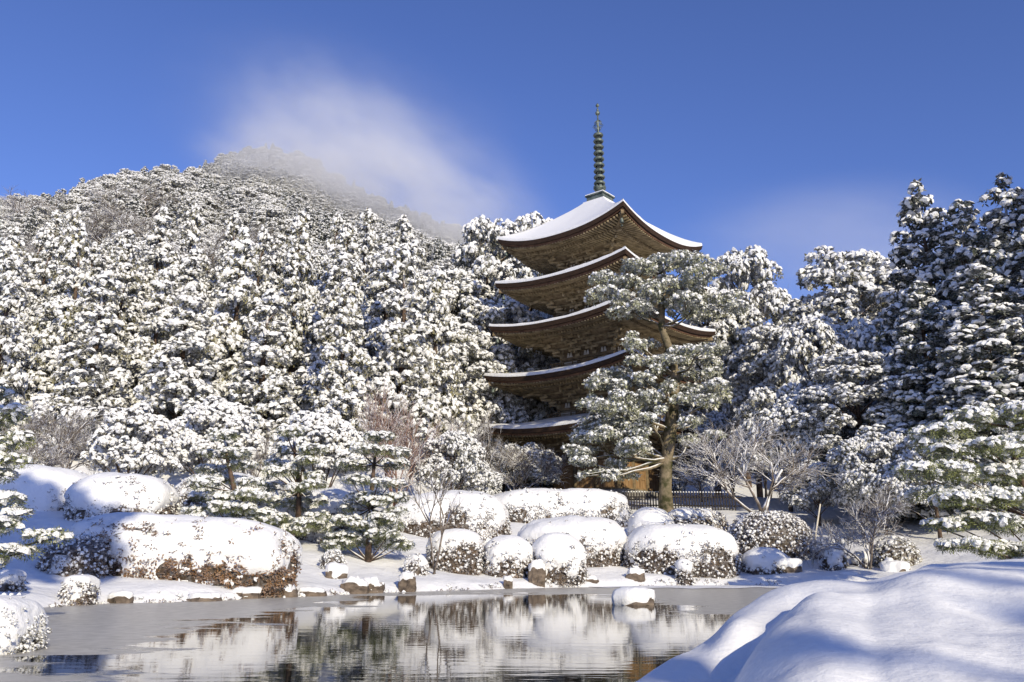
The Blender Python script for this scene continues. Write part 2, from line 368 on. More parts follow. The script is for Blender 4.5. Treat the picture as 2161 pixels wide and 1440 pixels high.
def lump_points(L, spacing, rg, zmin=-.55, frac=.8, inner=.12):
    L = np.asarray(L, float); C = L[:, :3]; Rr = L[:, 3:6]; Ps = []; Ns = []; Us = []
    for i in range(len(L)):
        a, b, c = Rr[i]; ar = 4 * math.pi * (((a * b) ** 1.6 + (a * c) ** 1.6 + (b * c) ** 1.6) / 3) ** (1 / 1.6)
        n = max(4, int(ar * frac / spacing ** 2))
        d = rg.normal(0, 1, (n, 3)); d /= np.linalg.norm(d, axis=1)[:, None]; d = d[d[:, 2] > zmin]
        rr = np.where(rg.random(len(d)) < inner, rg.uniform(.5, .85, len(d)), rg.uniform(.9, 1.08, len(d)))
        p = C[i] + d * Rr[i] * rr[:, None]
        nn = d / Rr[i]; nn /= np.linalg.norm(nn, axis=1)[:, None]
        near = [j for j in range(len(L)) if j != i and np.all(np.abs(C[j] - C[i]) < Rr[i] + Rr[j])]
        keep = np.ones(len(p), bool)
        for j in near: keep &= (((p - C[j]) / (Rr[j] * .8)) ** 2).sum(1) > 1
        Ps.append(p[keep]); Ns.append(nn[keep]); Us.append(d[keep, 2])
    return np.concatenate(Ps), np.concatenate(Ns), np.concatenate(Us)
def crown(L, size, rg, kind, mats, snowp=(.75, .35), spacing=None, zmin=-.55, upmix=.7, name='crown', sscale=1.0, frac=.8):
    P, N, U = lump_points(L, spacing or size * 1.05, rg, zmin, frac)
    mb = MB(); sz = size * rg.uniform(.65, 1.25, len(P))
    clump = .18 * vn(P / (size * 4), 7)
    sn = rg.random(len(P)) < snowp[0] + snowp[1] * U + clump
    if not np.isscalar(sscale): sscale = rg.uniform(.35, .85, (len(P), 1, 1))
    spray(mb, P, N, sz, sn, rg, kind, upmix, sscale)
    return mb.mesh(name, mats)
def cedar_lumps(H, Rm, rg, z0=.1, pw=.75):
    L = []; z = H * z0
    while z < H * .97:
        t = (z - H * z0) / (H * (1 - z0)); r = Rm * (1 - t) ** pw * rg.uniform(.85, 1.1) + .12
        n = max(3, int(2 * math.pi * r / 1.25)); a0 = rg.uniform(0, 6.3)
        for k in range(n):
            a = a0 + k * 2 * math.pi / n + rg.uniform(-.25, .25); q = r * rg.uniform(.55, 1.0); s = rg.uniform(.5, .85) * (.55 + .45 * (1 - t))
            L.append((q * math.cos(a), q * math.sin(a), z + rg.uniform(-.4, .4) - .1 * q, s, s, s * .75))
        z += rg.uniform(.75, 1.05) * (.65 + .35 * (1 - t))
    L.append((0, 0, H * .97, .3, .3, .5)); return L
def round_lumps(H, Rx, rg, n=36, z0=.3, sz=.27, flat=1.0):
    L = []; c = H * (z0 + 1) / 2; rz = H * (1 - z0) / 2
    for k in range(n):
        u = 1 - 1.5 * (k + .5) / n; a = k * 2.39996 + rg.uniform(-.3, .3); q = math.sqrt(max(0, 1 - u * u)); f = rg.uniform(.68, .98)
        s = Rx * sz * rg.uniform(.75, 1.25)
        L.append((Rx * q * f * math.cos(a), Rx * q * f * math.sin(a), c + rz * u * f, s, s, s * .72 * flat))
    return L
def limbs(L, H, r0, rg, bend=.3, k=6, count=12, start=.25):
    """a trunk and limbs that reach into the lumps of the crown"""
    mb = MB(); t = np.linspace(0, 1, 8); off = rg.normal(0, bend, 2)
    path = np.stack([off[0] * np.sin(t * 3) * t, off[1] * np.sin(t * 2.5) * t, t * H * .93 - .4], 1)
    mb.tube(path, r0 * (1 - .85 * t) + .02, k)
    pick = rg.permutation(len(L))[:count]
    for i in pick:
        c = np.array(L[i][:3]); zz = max(H * start * .8, c[2] - np.hypot(c[0], c[1]) * rg.uniform(.5, .9)); s = np.clip(zz / (H * .93), 0, 1)
        a = np.array([np.interp(s, t, path[:, j]) for j in range(3)]); mid = (a + c) / 2 + [0, 0, .12 * np.linalg.norm(c - a)]
        q = np.linspace(0, 1, 5)[:, None]; pp = a * (1 - q) ** 2 + 2 * mid * q * (1 - q) + c * q * q
        mb.tube(pp, np.linspace(r0 * .38 * (1 - .6 * s) + .02, .02, 5), 5)
    return mb
# ------------------------------------------------------------------ the pagoda
PZB = 4.95
PAG = thing('pagoda', 'tall five-storey wooden pagoda with snowy curved roofs and a bronze spire', 'pagoda', (6.82, 61.4, PZB), R(-40))
def rz(k):
    c, s = [(1, 0), (0, 1), (-1, 0), (0, -1)][k]; return np.array([[c, -s, 0], [s, c, 0], [0, 0, 1]], float)
TIP = [5.12, 8.83, 12.55, 15.88, 19.38]; EW = [6.46, 6.29, 6.07, 5.76, 5.62]; SAG = [.62, .62, .62, .60, 1.0]
BW = [2.68, 2.42, 2.22, 2.05, 1.92]; RGP = np.random.default_rng(3)
def side(mb, fn):
    for k in range(4): fn(mb, rz(k))
def bracket_mesh(diag):
    mb = MB(); f = 1.38 if diag else 1.0
    mb.box((0, 0, .09), (.17, .17, .10))
    for j in range(3):
        z = .26 + .38 * j; rch = (.42 + .46 * j) * f
        mb.box((0, -(rch - .1) / 2, z), (.075, (rch + .3) / 2, .085))
        for w_, off in ((.55, rch), (.48 + .05 * j, 0 if j else .0)):
            if diag and off: 
                for sg in (-1, 1):
                    d = np.array([[.7071, -.7071 * sg, 0], [.7071 * sg, .7071, 0], [0, 0, 1]])
                    mb.box((sg * .24, -off + .1, z + .16), (.34, .06, .075), d)
            else: mb.box((0, -off, z + .16), (w_, .06, .075))
        for sx in (-1, 0, 1):
            mb.box((sx * .44, -rch + (.14 * abs(sx) if diag else 0), z + .30), (.10, .10, .055))
    mb.box((0, -1.62 * f, .98), (.07, .42, .085), np.array([[1, 0, 0], [0, .94, -.34], [0, .34, .94]]))
    return mb.mesh('bracket_set', M['bkt'])
BKT = bracket_mesh(False); BKC = bracket_mesh(True)
def pillar_mesh(r, h):
    return MB().lathe((0, 0, 0), [(r, 0), (r, h * .5), (r * .93, h), (0, h)], 10).mesh('pillar', M['wood'], True)
def door_mesh(w, h):
    mb = MB(); mb.box((0, 0, h / 2), (w, .03, h / 2))
    for x in (-w + .05, w - .05): mb.box((x, -.045, h / 2), (.05, .02, h / 2 - .004))
    for z in (.06, h * .36, h * .68, h - .06): mb.box((0, -.05, z), (w - .1, .02, .05))
    return mb.mesh('door', M['door'])
def window_mesh(w, h):
    return MB().box((0, 0, h / 2), (w, .02, h / 2)).mesh('window', M['plaster'])
for k in range(5):
    w, tip, sag, b = EW[k], TIP[k], SAG[k], BW[k]; top = k == 4
    zm = tip - sag; wt = .84 if top else BW[k + 1] + .5; zin = 22.42 if top else tip + .45; pw = 1.2 if top else 1.25
    S = np.linspace(-1, 1, 41)
    def zroof(s, r): return zm + sag * np.abs(s) ** 2.3 * (1 - r) ** 1.6 + (zin - zm) * r ** pw
    # roof shell of cypress bark
    mb = MB(); rr = np.linspace(0, 1, 9)
    for q in range(4):
        G = np.array([[((s) * (w + (wt - w) * r), -(w + (wt - w) * r), zroof(s, r)) for r in rr] for s in S]) @ rz(q).T
        mb.grid(G)
        for (h0, d0, h1, d1) in ((w, 0, w - .07, -.30), (w - .07, -.30, w - .32, -.315)):
            mb.grid(np.array([[(s * h, -h, zroof(s, 0) + d) for h, d in ((h0, d0), (h1, d1))] for s in S]) @ rz(q).T)
    roof = mb.obj('roof', M['barkedge'], PAG, True)
    # snow on the roof
    mb = MB(); r2 = np.concatenate([[.004, .006, .016], np.linspace(.04, 1, 12)])
    for q in range(4):
        th = np.where(r2 < .005, .004, np.where(r2 < .01, .15, .215))
        G = np.array([[(s * (w + (wt - w) * r), -(w + (wt - w) * r), zroof(s, r) + t) for r, t in zip(r2, th)] for s in S])
        G[:, 2:, 2] += .03 * vn(G[:, 2:] * 1.3, 40 + q) + .03 * vn(G[:, 2:] * .5, 50 + q); G[:, :3, 2] += (.05 * vn(G[:, :3] * .9, 60 + q) + .03 * vn(G[:, :3] * 3, 61 + q)) * np.array([0, 1, 1]) ; mb.grid(G @ rz(q).T)
    mb.obj('roof_snow', SNOW, roof, True)
    # reddish eave board under the thatch
    mb = MB()
    for q in range(4):
        mb.grid(np.array([[(s * h, -h, zroof(s, 0) + d) for h, d in ((w - .20, -.318), (w - .23, -.44), (w - .40, -.45))] for s in S]) @ rz(q).T)
    mb.obj('eave_board', M['redwood'], roof)
    def zs(hw, a):
        s = np.clip(np.abs(a) / w, 0, 1); return zm - .40 + sag * s ** 2.3 * np.clip((hw - b) / (w - b), 0, 1) ** .8 + .10 * (w - hw)
    mb = MB(); hs = np.linspace(w - .3, b, 10)
    for q in range(4):
        mb.grid(np.array([[(s * h, -h, zs(h, s * h)) for h in hs] for s in S]) @ rz(q).T)
    mb.obj('soffit', M['wooddk'], roof)
    for nm, h0, h1, dz, sc_, sec in (('flying_rafters', w - .27, w - 1.45, -.075, .25, (.10, .12)), ('base_rafters', w - 1.33, b + .25, -.24, .25, (.105, .13))):
        mb = MB(); n = int((h0 - .12) / sc_)
        for q in range(4):
            for i in range(-n, n + 1):
                a = (i + .5) * sc_
                if abs(a) > h0 - .06: continue
                hi = max(h1, abs(a) + .03)
                if h0 - hi < .15: continue
                A = np.array([a, -h0, zs(h0, a) + dz]) @ rz(q).T; B = np.array([a, -hi, zs(hi, a) + dz]) @ rz(q).T
                mb.beam(A, B, *sec)
        tag(mb.obj(nm, M['bkt'], roof), kind='stuff')
    mb = MB()                                    # board between the two rafter rows
    for q in range(4):
        for s0, s1 in zip(S[:-1], S[1:]):
            h = w - 1.36
            mb.beam(np.array([s0 * h, -h, zs(h, s0 * h) - .145]) @ rz(q).T, np.array([s1 * h, -h, zs(h, s1 * h) - .145]) @ rz(q).T, .10, .075)
    mb.obj('rafter_board', M['wood'], roof)
    for q in range(4):                            # hip rafters and wind bells
        D = rz(q)
        a = np.array([w - .22, -w + .22, zs(w - .22, w - .22) - .14]); c = np.array([b, -b, zs(b, b) - .42])
        MB().beam(a @ D.T, c @ D.T, .22, .30).obj('hip_rafter', M['wood'], roof)
        p = (a + [-.25, .25, -.14]) @ D.T
        MB().tube([p, p - [0, 0, .2]], .012, 4).lathe(p - [0, 0, .52], [(.0, .33), (.07, .32), (.11, .22), (.12, .08), (.15, 0), (.12, .01), (0, .06)], 10).tube([p - [0, 0, .47], p - [0, 0, .70]], .01, 4).box(p - [0, 0, .74], (.07, .008, .06)).obj('wind_bell', M['bronze'], roof, True)
    # walls and brackets
    z0 = 0.42 if k == 0 else TIP[k - 1] + .47; zb = tip - 2.4; hh = zb - z0
    wall = MB().box((0, 0, (z0 + zb) / 2), (b - .06, b - .06, hh / 2)).box((0, 0, zb + .75), (b - .05, b - .05, .749)).obj('wall', M['wooddk'], PAG)
    pm = pillar_mesh(.17 if k == 0 else .13, hh)
    bay = 2 * b / 3
    for q in range(4):
        D = rz(q); ang = q * math.pi / 2
        for i in range(3):
            a = -b + i * bay
            o = link('pillar', pm, wall, Vector(np.array([a, -b, z0]) @ D.T))
        for i in range(3):
            a = -b + (i + .5) * bay; ww = bay / 2 - .17
            if i == 1 or k == 0:
                for sg in ((-1, 1) if i == 1 else (0,)):
                    lw = ww / 2 - .008 if i == 1 else ww
                    me = door_mesh(lw, hh - .38)
                    o = link('door' if i == 1 else 'wall_panel', me, wall, Vector(np.array([a + sg * ww / 2, -b + .02, z0 + .18]) @ D.T)); o.rotation_euler.z = ang
            else:
                wh = hh - .42
                o = link('window', window_mesh(ww, wh), wall, Vector(np.array([a, -b + .03, z0 + .2]) @ D.T)); o.rotation_euler.z = ang
        for zz, th in ((z0 + .09, .17), (zb - .10, .19)):
            A = np.array([-b, -b - .04, zz]); B = np.array([b, -b - .04, zz])
            MB().beam(A @ D.T, B @ D.T, .22, th).obj('tie_beam', M['wood'], wall)
        for i in range(4):
            a = -b + i * bay
            if i == 3: continue
            o = link('bracket_set', BKC if i == 0 else BKT, PAG, Vector(np.array([a, -b, zb]) @ D.T)); o.rotation_euler.z = ang - (math.pi / 4 if i == 0 else 0)
        for rch, zz in ((.42, .62), (.88, 1.0), (1.34, 1.37), (1.60, 1.50)):
            h = b + rch
            MB().beam(np.array([-h, -h, zb + zz]) @ D.T, np.array([h, -h, zb + zz]) @ D.T, .12, .13).obj('purlin', M['bkt'], PAG)
        mb = MB()                                  # slanted boards closing the bracket steps
        for (ra, za), (rb, zb_) in (((.0, .35), (.42, .56)), ((.42, .70), (.88, .94)), ((.88, 1.07), (1.34, 1.30))):
            mb.grid(np.array([[(s * (b + r_), -(b + r_), zb + z_) for r_, z_ in ((ra, za), (rb, zb_))] for s in (-1, 1)]) @ D.T)
        mb.obj('bracket_ceiling', M['wood'], PAG)
        for i in range(3):                          # pale struts between the brackets
            a = -b + (i + .5) * bay
            for sg in (-1, 1):
                V = np.array([[a + sg * .12 + x, -b - .035 - y, zb + z] for y in (0, .05) for x, z in ((-.11, .02), (.11, .02), (.05, .36), (-.05, .36))]) @ D.T
                MB().add(V, [[0, 1, 2, 3], [7, 6, 5, 4], [0, 4, 5, 1], [1, 5, 6, 2], [2, 6, 7, 3], [3, 7, 4, 0]]).obj('plaster_strut', M['plaster'], PAG)
    if k:                                          # balcony
        h = b + .52; zf = z0 + .03
        bal = MB().box((0, 0, zf + .04), (h + .06, h + .06, .05)).obj('balcony', M['wood'], PAG)
        for q in range(4):
            D = rz(q)
            for zz, th in ((zf + .15, .05), (zf + .27, .04), (zf + .42, .06)):
                e = h + (.22 if zz > zf + .4 else 0)
                MB().beam(np.array([-e, -h, zz]) @ D.T, np.array([e, -h, zz]) @ D.T, .08, th).obj('rail', M['wood'], bal)
            for i in range(6):
                a = -h + i * 2 * h / 6
                MB().box(np.array([a, -h, zf + .22]) @ D.T, (.04, .04, .21)).obj('baluster', M['wood'], bal)
MB().box((0, 0, .02), (3.9, 3.9, .28)).box((0, 0, .345), (3.6, 3.6, .06)).obj('podium', M['stone'], PAG)
# spire
sp = MB().box((0, 0, 22.80), (.74, .74, .26)).box((0, 0, 23.11), (.84, .84, .05)).obj('spire_base', M['bronze'], PAG)
MB().box((0, 0, 23.20), (.82, .82, .04)).box((0, 0, 22.43), (.95, .95, .18)).obj('snow_ledge', SNOW, sp)
MB().lathe((0, 0, 23.16), [(.46, 0), (.45, .14), (.34, .30), (.2, .40), (.2, .44), (0, .44)], 20).obj('inverted_bowl', M['bronze'], PAG, True)
mb = MB().lathe((0, 0, 23.52), [(.16, 0), (.3, .06), (.46, .22), (.5, .36), (.42, .38), (.2, .2)], 16)
for i in range(8):
    a = i * math.pi / 4; mb.box((.42 * math.cos(a), .42 * math.sin(a), 23.89), (.05, .1, .12), np.array([[math.cos(a), -math.sin(a), 0], [math.sin(a), math.cos(a), 0], [0, 0, 1]]))
mb.obj('lotus_flower', M['bronze'], PAG, True)
MB().tube([(0, 0, 23.1), (0, 0, 29.2), (0, 0, 31.0)], [.10, .075, .04], 8).obj('spire_shaft', M['bronze'], PAG, True)
for i in range(9):
    z = 24.26 + i * .515; r = .43 - .006 * i
    mb = MB().lathe((0, 0, z), [(r - .16, -.10), (r - .03, -.115), (r + .03, 0), (r - .03, .115), (r - .16, .10), (r - .16, -.10)], 20).lathe((0, 0, z), [(.09, -.2), (.17, -.14), (.17, .14), (.09, .2)], 10)
    for j in range(8):
        a = j * math.pi / 4 + .2; d = np.array([math.cos(a), math.sin(a), 0])
        mb.beam(d * .1 + [0, 0, z], d * (r - .1) + [0, 0, z], .05, .06)
    mb.obj('spire_ring', M['bronze'], PAG, True)
for q in range(4):                                    # openwork water flame
    a = q * math.pi / 2 + .3; d = np.array([math.cos(a), math.sin(a), 0]); mb = MB()
    for t0, amp in ((0, .36), (.12, .27), (.3, .2)):
        t = np.linspace(0, 1, 14)
        P = np.outer(amp * np.sin(t * math.pi) ** .7 * (1 + .18 * np.sin(t * 17)), d) + np.outer(28.7 + t0 * .5 + t * (1.05 - t0 * .8), [0, 0, 1]); mb.tube(P, .022, 4)
    mb.obj('water_flame', M['bronze'], PAG, True)
sph = lambda r, n=8: [(r * math.sin(i * math.pi / n), -r * math.cos(i * math.pi / n)) for i in range(n + 1)]
MB().lathe((0, 0, 30.32), sph(.19), 12).lathe((0, 0, 30.6), [(.06, -.1), (.1, 0), (.06, .1)], 10).obj('dragon_ball', M['bronze'], PAG, True)
MB().lathe((0, 0, 31.0), [(0, -.16), (.13, -.08), (.15, 0), (.09, .1), (.02, .21), (0, .21)], 12).obj('sacred_jewel', M['bronze'], PAG, True)
# ------------------------------------------------------------------ foreground snow bank
sil = [(900, 1780), (1100, 1600), (1250, 1480), (1345, 1440), (1420, 1395), (1490, 1357), (1515, 1330), (1545, 1296), (1600, 1262), (1660, 1234), (1720, 1223), (1780, 1226), (1830, 1231), (1880, 1215), (1950, 1196), (2050, 1183), (2161, 1178), (2350, 1180), (2700, 1200)]
su = []; st = []
for px, py in sil:
    d = ray(px, py); su.append(d[0] / d[1]); st.append(-d[2] / d[1])
us = np.linspace(su[0], 1.0, 240); te = np.interp(us, su, st)
ker = np.hanning(9); ker /= ker.sum(); te = np.convolve(np.pad(te, 4, mode='edge'), ker, 'valid')
yc = 2.0 + 2.3 * sstep(us, -.02, .34) + 1.3 * sstep(us, .38, .56)
vv = np.concatenate([np.linspace(-1.1, 0, 90), np.linspace(.02, 1.0, 50)[0:]])
U, Vv = np.meshgrid(us, vv, indexing='ij'); YC = yc[:, None]; ZC = (HC - te * yc)[:, None]
Yb = np.where(Vv < 0, YC + Vv * (YC - .9), YC + Vv * 2.6); Xb = U * Yb
near_drop = .44 * np.abs(np.minimum(Vv, 0)) ** 1.5 + .06 * np.abs(np.minimum(Vv, 0))
far_drop = 1.9 * np.maximum(Vv, 0) ** 1.6
Pb = np.stack([Xb, Yb, Xb * 0], -1)
rel = (.06 * vn(Pb * np.array([1.1, 1.5, 1]), 31) + .045 * vn(Pb * np.array([2.0, 3.0, 1]) + .3 * vn(Pb * 2, 5)[..., None], 33) + .014 * vn(Pb * 6, 34) + .004 * vn(Pb * 17, 35)) * .72 * sstep(np.abs(Vv), 0, .22) + .010 * vn(Pb * 5, 36)
groove = -.07 * np.exp(-((U - .36 - .10 * (Yb - 4.2)) / .035) ** 2) * sstep(-Vv, .02, .2) - .05 * np.exp(-((U - .24 - .05 * np.sin(Yb * 2)) / .03) ** 2) * sstep(-Vv, .05, .3)
tag(MB().grid(np.stack([Xb, Yb, ZC - near_drop - far_drop + rel + groove], -1)).obj('snow_bank', M['fsnow'], smooth=True), kind='structure')
# ------------------------------------------------------------------ clipped shrubs under snow
def shell(S, p, seed, amp, freq, nt_=64, nph=32):
    th = np.linspace(0, 2 * math.pi, nt_ + 1); ph = np.linspace(-math.pi / 2 + .02, math.pi / 2 - .02, nph)
    T, Pp = np.meshgrid(th, ph, indexing='ij')
    d = np.stack([np.cos(Pp) * np.cos(T), np.cos(Pp) * np.sin(T), np.sin(Pp)], -1)
    q = (np.abs(d) ** p).sum(-1) ** (-1 / p)
    n = d / np.asarray(S); n /= np.linalg.norm(n, axis=-1)[..., None]
    P = d * q[..., None] * np.asarray(S)
    P = P * (1 + amp * fbm(P * freq + seed * 3.7, seed, 3))[..., None]
    return P, n
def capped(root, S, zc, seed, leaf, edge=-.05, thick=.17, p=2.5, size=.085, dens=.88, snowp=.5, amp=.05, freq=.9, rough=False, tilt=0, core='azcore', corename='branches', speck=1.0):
    """a rounded shrub: dark inner twigs, leaf sprays on the sides, a quilt of snow on top"""
    rg = np.random.default_rng(seed)
    P, N = shell(S, p, seed, amp, freq, 96, 40)
    lev = P[..., 2] / S[2]
    P[..., 2] += tilt * P[..., 0] * np.clip(lev + .6, 0, 1)
    e = edge + .38 * vn(P * .8 + 9, seed + 1) + .34 * vn(P * 2.2, seed + 2) + .24 * vn(P * 6, seed + 3)
    t = thick * sstep(lev - e, -.02, .42) - .05 * (1 - sstep(lev - e, -.08, .06)) + .02 * vn(P * 5, seed + 4) + .05 * thick / .17 * vn(P * 1.6, seed + 5)
    off = np.array([0, 0, zc])
    nt_, nph = P.shape[:2]; idx = np.arange(nt_ * nph).reshape(nt_, nph)
    q = np.stack([idx[:-1, :-1], idx[1:, :-1], idx[1:, 1:], idx[:-1, 1:]], -1).reshape(-1, 4)
    i2 = np.arange(P[::2, ::2, 0].size).reshape(P[::2, ::2].shape[:2]); q2 = np.stack([i2[:-1, :-1], i2[1:, :-1], i2[1:, 1:], i2[:-1, 1:]], -1).reshape(-1, 4)
    tf = t.ravel(); keep = (tf[q] > -.03).any(1)
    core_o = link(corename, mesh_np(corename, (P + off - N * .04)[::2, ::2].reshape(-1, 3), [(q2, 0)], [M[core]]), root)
    link('snow_cap', mesh_np('snow_cap', (P + off + N * t[..., None]).reshape(-1, 3), [(q[keep], 0)], [SNOW]), root)
    # leaf sprays where the snow does not lie
    Pf = (P + off).reshape(-1, 3); Nf = N.reshape(-1, 3)
    A = Pf[q]; area = np.linalg.norm(np.cross(A[:, 2] - A[:, 0], A[:, 3] - A[:, 1]), axis=1) / 2
    back = np.where(Nf[q].mean(1)[:, 1] > .35, .16, 1.0)
    n = int((area * back).sum() * dens / (size * 1.05) ** 2)
    pr = area * back; I = rg.choice(len(q), n, p=pr / pr.sum())
    uv = rg.random((n, 2)); B = A[I]
    pt = (B[:, 0] * (1 - uv[:, :1]) + B[:, 1] * uv[:, :1]) * (1 - uv[:, 1:]) + (B[:, 3] * (1 - uv[:, :1]) + B[:, 2] * uv[:, :1]) * uv[:, 1:]
    nn = Nf[q[I, 0]]; tt = tf[q[I, 0]]
    k = (tt < .03) | ((tt < thick * .8) & (rg.random(n) < .30)) | (rg.random(n) < .018 * speck); pt, nn, tt = pt[k], nn[k], tt[k]
    pt = pt + nn * np.where(tt > .03, tt, 0)[:, None]
    mb = MB(); lz = (pt[:, 2] - zc) / S[2]
    sn = rg.random(len(pt)) < snowp + .08 + .30 * (tt > 0) + .28 * np.clip(lz, -1, .6) + .25 * vn(pt * 3.5, seed)
    spray(mb, pt + nn * rg.uniform(-.02, .05, (len(pt), 1)), nn, size * rg.uniform(.6, 1.25, len(pt)), sn, rg, 'fine', .45, rg.uniform(.4, 1.0, (len(pt), 1, 1)))
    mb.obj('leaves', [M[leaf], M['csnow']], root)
def hedge(label, x0, x1, yt, yb, Y, th, seed, leaf='azal', name='clipped_shrub', cat='shrub', rot=0, group='clipped shrubs round the pond', **kw):
    xc = (x0 + x1) / 2; Yc = Y + th / 2; top = at(xc, yt, Yc); zf = at(xc, yb, Y)[2]
    a = (x1 - x0) / 2 / ppm(Yc, top[2]); kw.setdefault('thick', .14)
    zb = min(zf, gz(top[0], Y)) - .12; zt = top[2] - kw['thick'] * .8
    root = thing(name, label, cat, (top[0], Yc, zb), rot, group)
    hh = zt - zb; S = (max(a - kw['thick'] * .5, a * .85), th / 2, hh * .66); kw['edge'] = kw.get('edge', 0) + .24
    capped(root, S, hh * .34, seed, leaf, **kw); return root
hedge('long low hedge under thick snow with rusty brown leaves by the left shore', 140, 634, 1090, 1228, 22.0, 3.0, 11, 'rusty', edge=.10, p=3.3, size=.09, snowp=.14, amp=.07, tilt=-.05, speck=.4)
hedge('rounded hedge end lit by the sun behind the rusty long hedge', 165, 375, 1003, 1112, 27.5, 3.2, 12, edge=-.2, p=2.6, snowp=.6)
hedge('wide snow hump in blue shade at the far left of the bank', -60, 205, 985, 1120, 28.5, 3.4, 13, edge=-.15, p=2.8)
hedge('dark-sided hedge behind the leftmost layered pine', 370, 590, 1000, 1105, 31.5, 2.6, 14, edge=.1, p=2.8)
hedge('snowy hedge between the middle and the right layered pine', 590, 770, 1032, 1150, 31.5, 2.8, 15, edge=-.1, p=2.8, size=.08)
hedge('long snow-quilted hedge behind the thin bare sapling', 830, 1078, 1040, 1128, 36.0, 3.6, 16, edge=-.1, p=3.0)
hedge('long low hedge in front of the pagoda base, its right end speckled with leaves', 1020, 1332, 1035, 1115, 42.0, 3.2, 18, edge=-.08, p=3.2, snowp=.62, size=.10, amp=.06)
hedge('square-shouldered shrub beside the foot of the thin bare sapling', 900, 1022, 1120, 1206, 30.0, 2.0, 19, edge=.1, p=3.0, snowp=.5)
hedge('round shrub left of the upright boulder at the water', 1018, 1126, 1133, 1224, 30.2, 1.7, 20, edge=.05, p=2.5, snowp=.55)
hedge('round shrub right of the upright boulder, reaching down to the water', 1114, 1237, 1127, 1234, 30.2, 2.0, 21, edge=.0, p=2.4, snowp=.5)
hedge('big humped shrub with two snow swells behind the pair of round shrubs', 1086, 1322, 1090, 1196, 33.2, 3.2, 22, edge=-.12, p=2.5, amp=.08)
hedge('largest snow loaf, broad shrub right of the centre by the water', 1311, 1550, 1105, 1206, 32.8, 3.0, 23, edge=-.02, p=2.9, snowp=.55)
hedge('small smooth snow hump below the trunk of the big evergreen', 1325, 1420, 1073, 1120, 39.0, 2.0, 24, edge=-.4, p=2.4)
hedge('low speckled hedge in front of the picket fence', 1392, 1537, 1072, 1128, 39.5, 2.2, 25, edge=.45, p=3.0, thick=.1, snowp=.75, size=.09)
hedge('big frosted ball shrub under the wide bare tree', 1535, 1707, 1080, 1182, 35.5, 2.8, 26, edge=.8, p=2.4, thick=.09, snowp=.85, size=.10)
hedge('flat cushion shrub on the shore right of the largest snow loaf', 1563, 1662, 1157, 1207, 33.4, 1.5, 27, edge=-.05, p=2.4)
hedge('small ball shrub just right of the leaning white pole', 1727, 1785, 1153, 1206, 33.6, 1.0, 28, edge=.15, p=2.2)
hedge('smaller ball shrub second from the leaning white pole', 1794, 1837, 1163, 1203, 33.8, .8, 29, edge=.3, p=2.2, thick=.12, size=.07)
hedge('knee-high twiggy shrub on the snow left of the right layered pine trunk', 674, 733, 1158, 1222, 27.5, .8, 30, 'dome', edge=.7, p=2.2, thick=.08, snowp=.72, size=.075)
hedge('snowball-like little shrub right of the layered pine trunk', 853, 905, 1170, 1222, 28.4, .75, 31, edge=.35, p=2.2, thick=.1, snowp=.8, size=.07)
hedge('upright little shrub at the water before the largest snow loaf', 1422, 1462, 1180, 1234, 31.9, .7, 32, edge=.35, p=2.6, thick=.1, snowp=.7, size=.07)
hedge('dark little shrub in shade on the left shore with a thick snow cushion', 138, 210, 1212, 1280, 19.0, .9, 33, edge=.15, p=2.8, size=.06, thick=.13)
hedge('snow-capped tuft in shade at the left edge of the shore', -8, 54, 1203, 1262, 18.6, .8, 34, edge=.1, p=2.4, size=.06, thick=.12)
hedge('pale mound shrub cut by the left edge in the lower corner', -60, 86, 1264, 1386, 9.4, 1.1, 35, 'dome', edge=.25, p=3.0, size=.036, thick=.05, snowp=.72, freq=2.0)
hedge('low shadowed shrub at the left end of the rusty hedge', 95, 245, 1128, 1222, 21.2, 1.4, 36, edge=.6, p=2.3, thick=.08, size=.075, snowp=.5)
hedge('grey twiggy hummock low under the spreading right pine', 1840, 1935, 1130, 1196, 33.0, 1.6, 37, 'dome', edge=.6, p=2.3, thick=.08, snowp=.6)
# ------------------------------------------------------------------ rocks
def rock(label, xc, yb, wpx, hpx, seed, Y=None, thick=.06, edge=.5, group='rocks along the shore', th=.8, name='shore_rock'):
    if Y is None: Y = water(xc, yb)[1] + .12
    s = ppm(Y); wl = at(xc, yb, Y)
    S = (wpx / 2 / s, wpx / 2 / s * th, hpx / s * .62)
    root = thing(name, label, 'rock', (wl[0], Y + S[1] * .5, wl[2] - .1), 0, group)
    P, N = shell(S, 2.8, seed, .16, 1.6 / max(S[0], .25), 36, 20)
    st_ = np.round(P / (S[0] * .55)) * (S[0] * .55); P = P * .75 + st_ * .25 * .9
    lev = P[..., 2] / S[2]; e = edge + .35 * vn(P * 3, seed) + .2 * vn(P * 8, seed + 1)
    t = thick * sstep(lev - e, -.02, .35) - .04 * (1 - sstep(lev - e, -.08, .05)); off = np.array([0, 0, S[2] * .6])
    nt_, nph = P.shape[:2]; idx = np.arange(nt_ * nph).reshape(nt_, nph)
    q = np.stack([idx[:-1, :-1], idx[1:, :-1], idx[1:, 1:], idx[:-1, 1:]], -1).reshape(-1, 4); keep = (t.ravel()[q] > -.03).any(1)
    link('stone', mesh_np('stone', (P + off).reshape(-1, 3), [(q, 0)], [M['stone2']], False), root)
    up = np.array([0, 0, 1.0])
    link('snow_cap', mesh_np('snow_cap', (P + off + (N * .5 + up * .5) * t[..., None]).reshape(-1, 3), [(q[keep], 0)], [SNOW]), root)
    return root
M['stone2'] = mat_wood('brown_boulder', (.055, .042, .034), (.23, .18, .135), (1, 1, 1.6), 4, .85, .04)
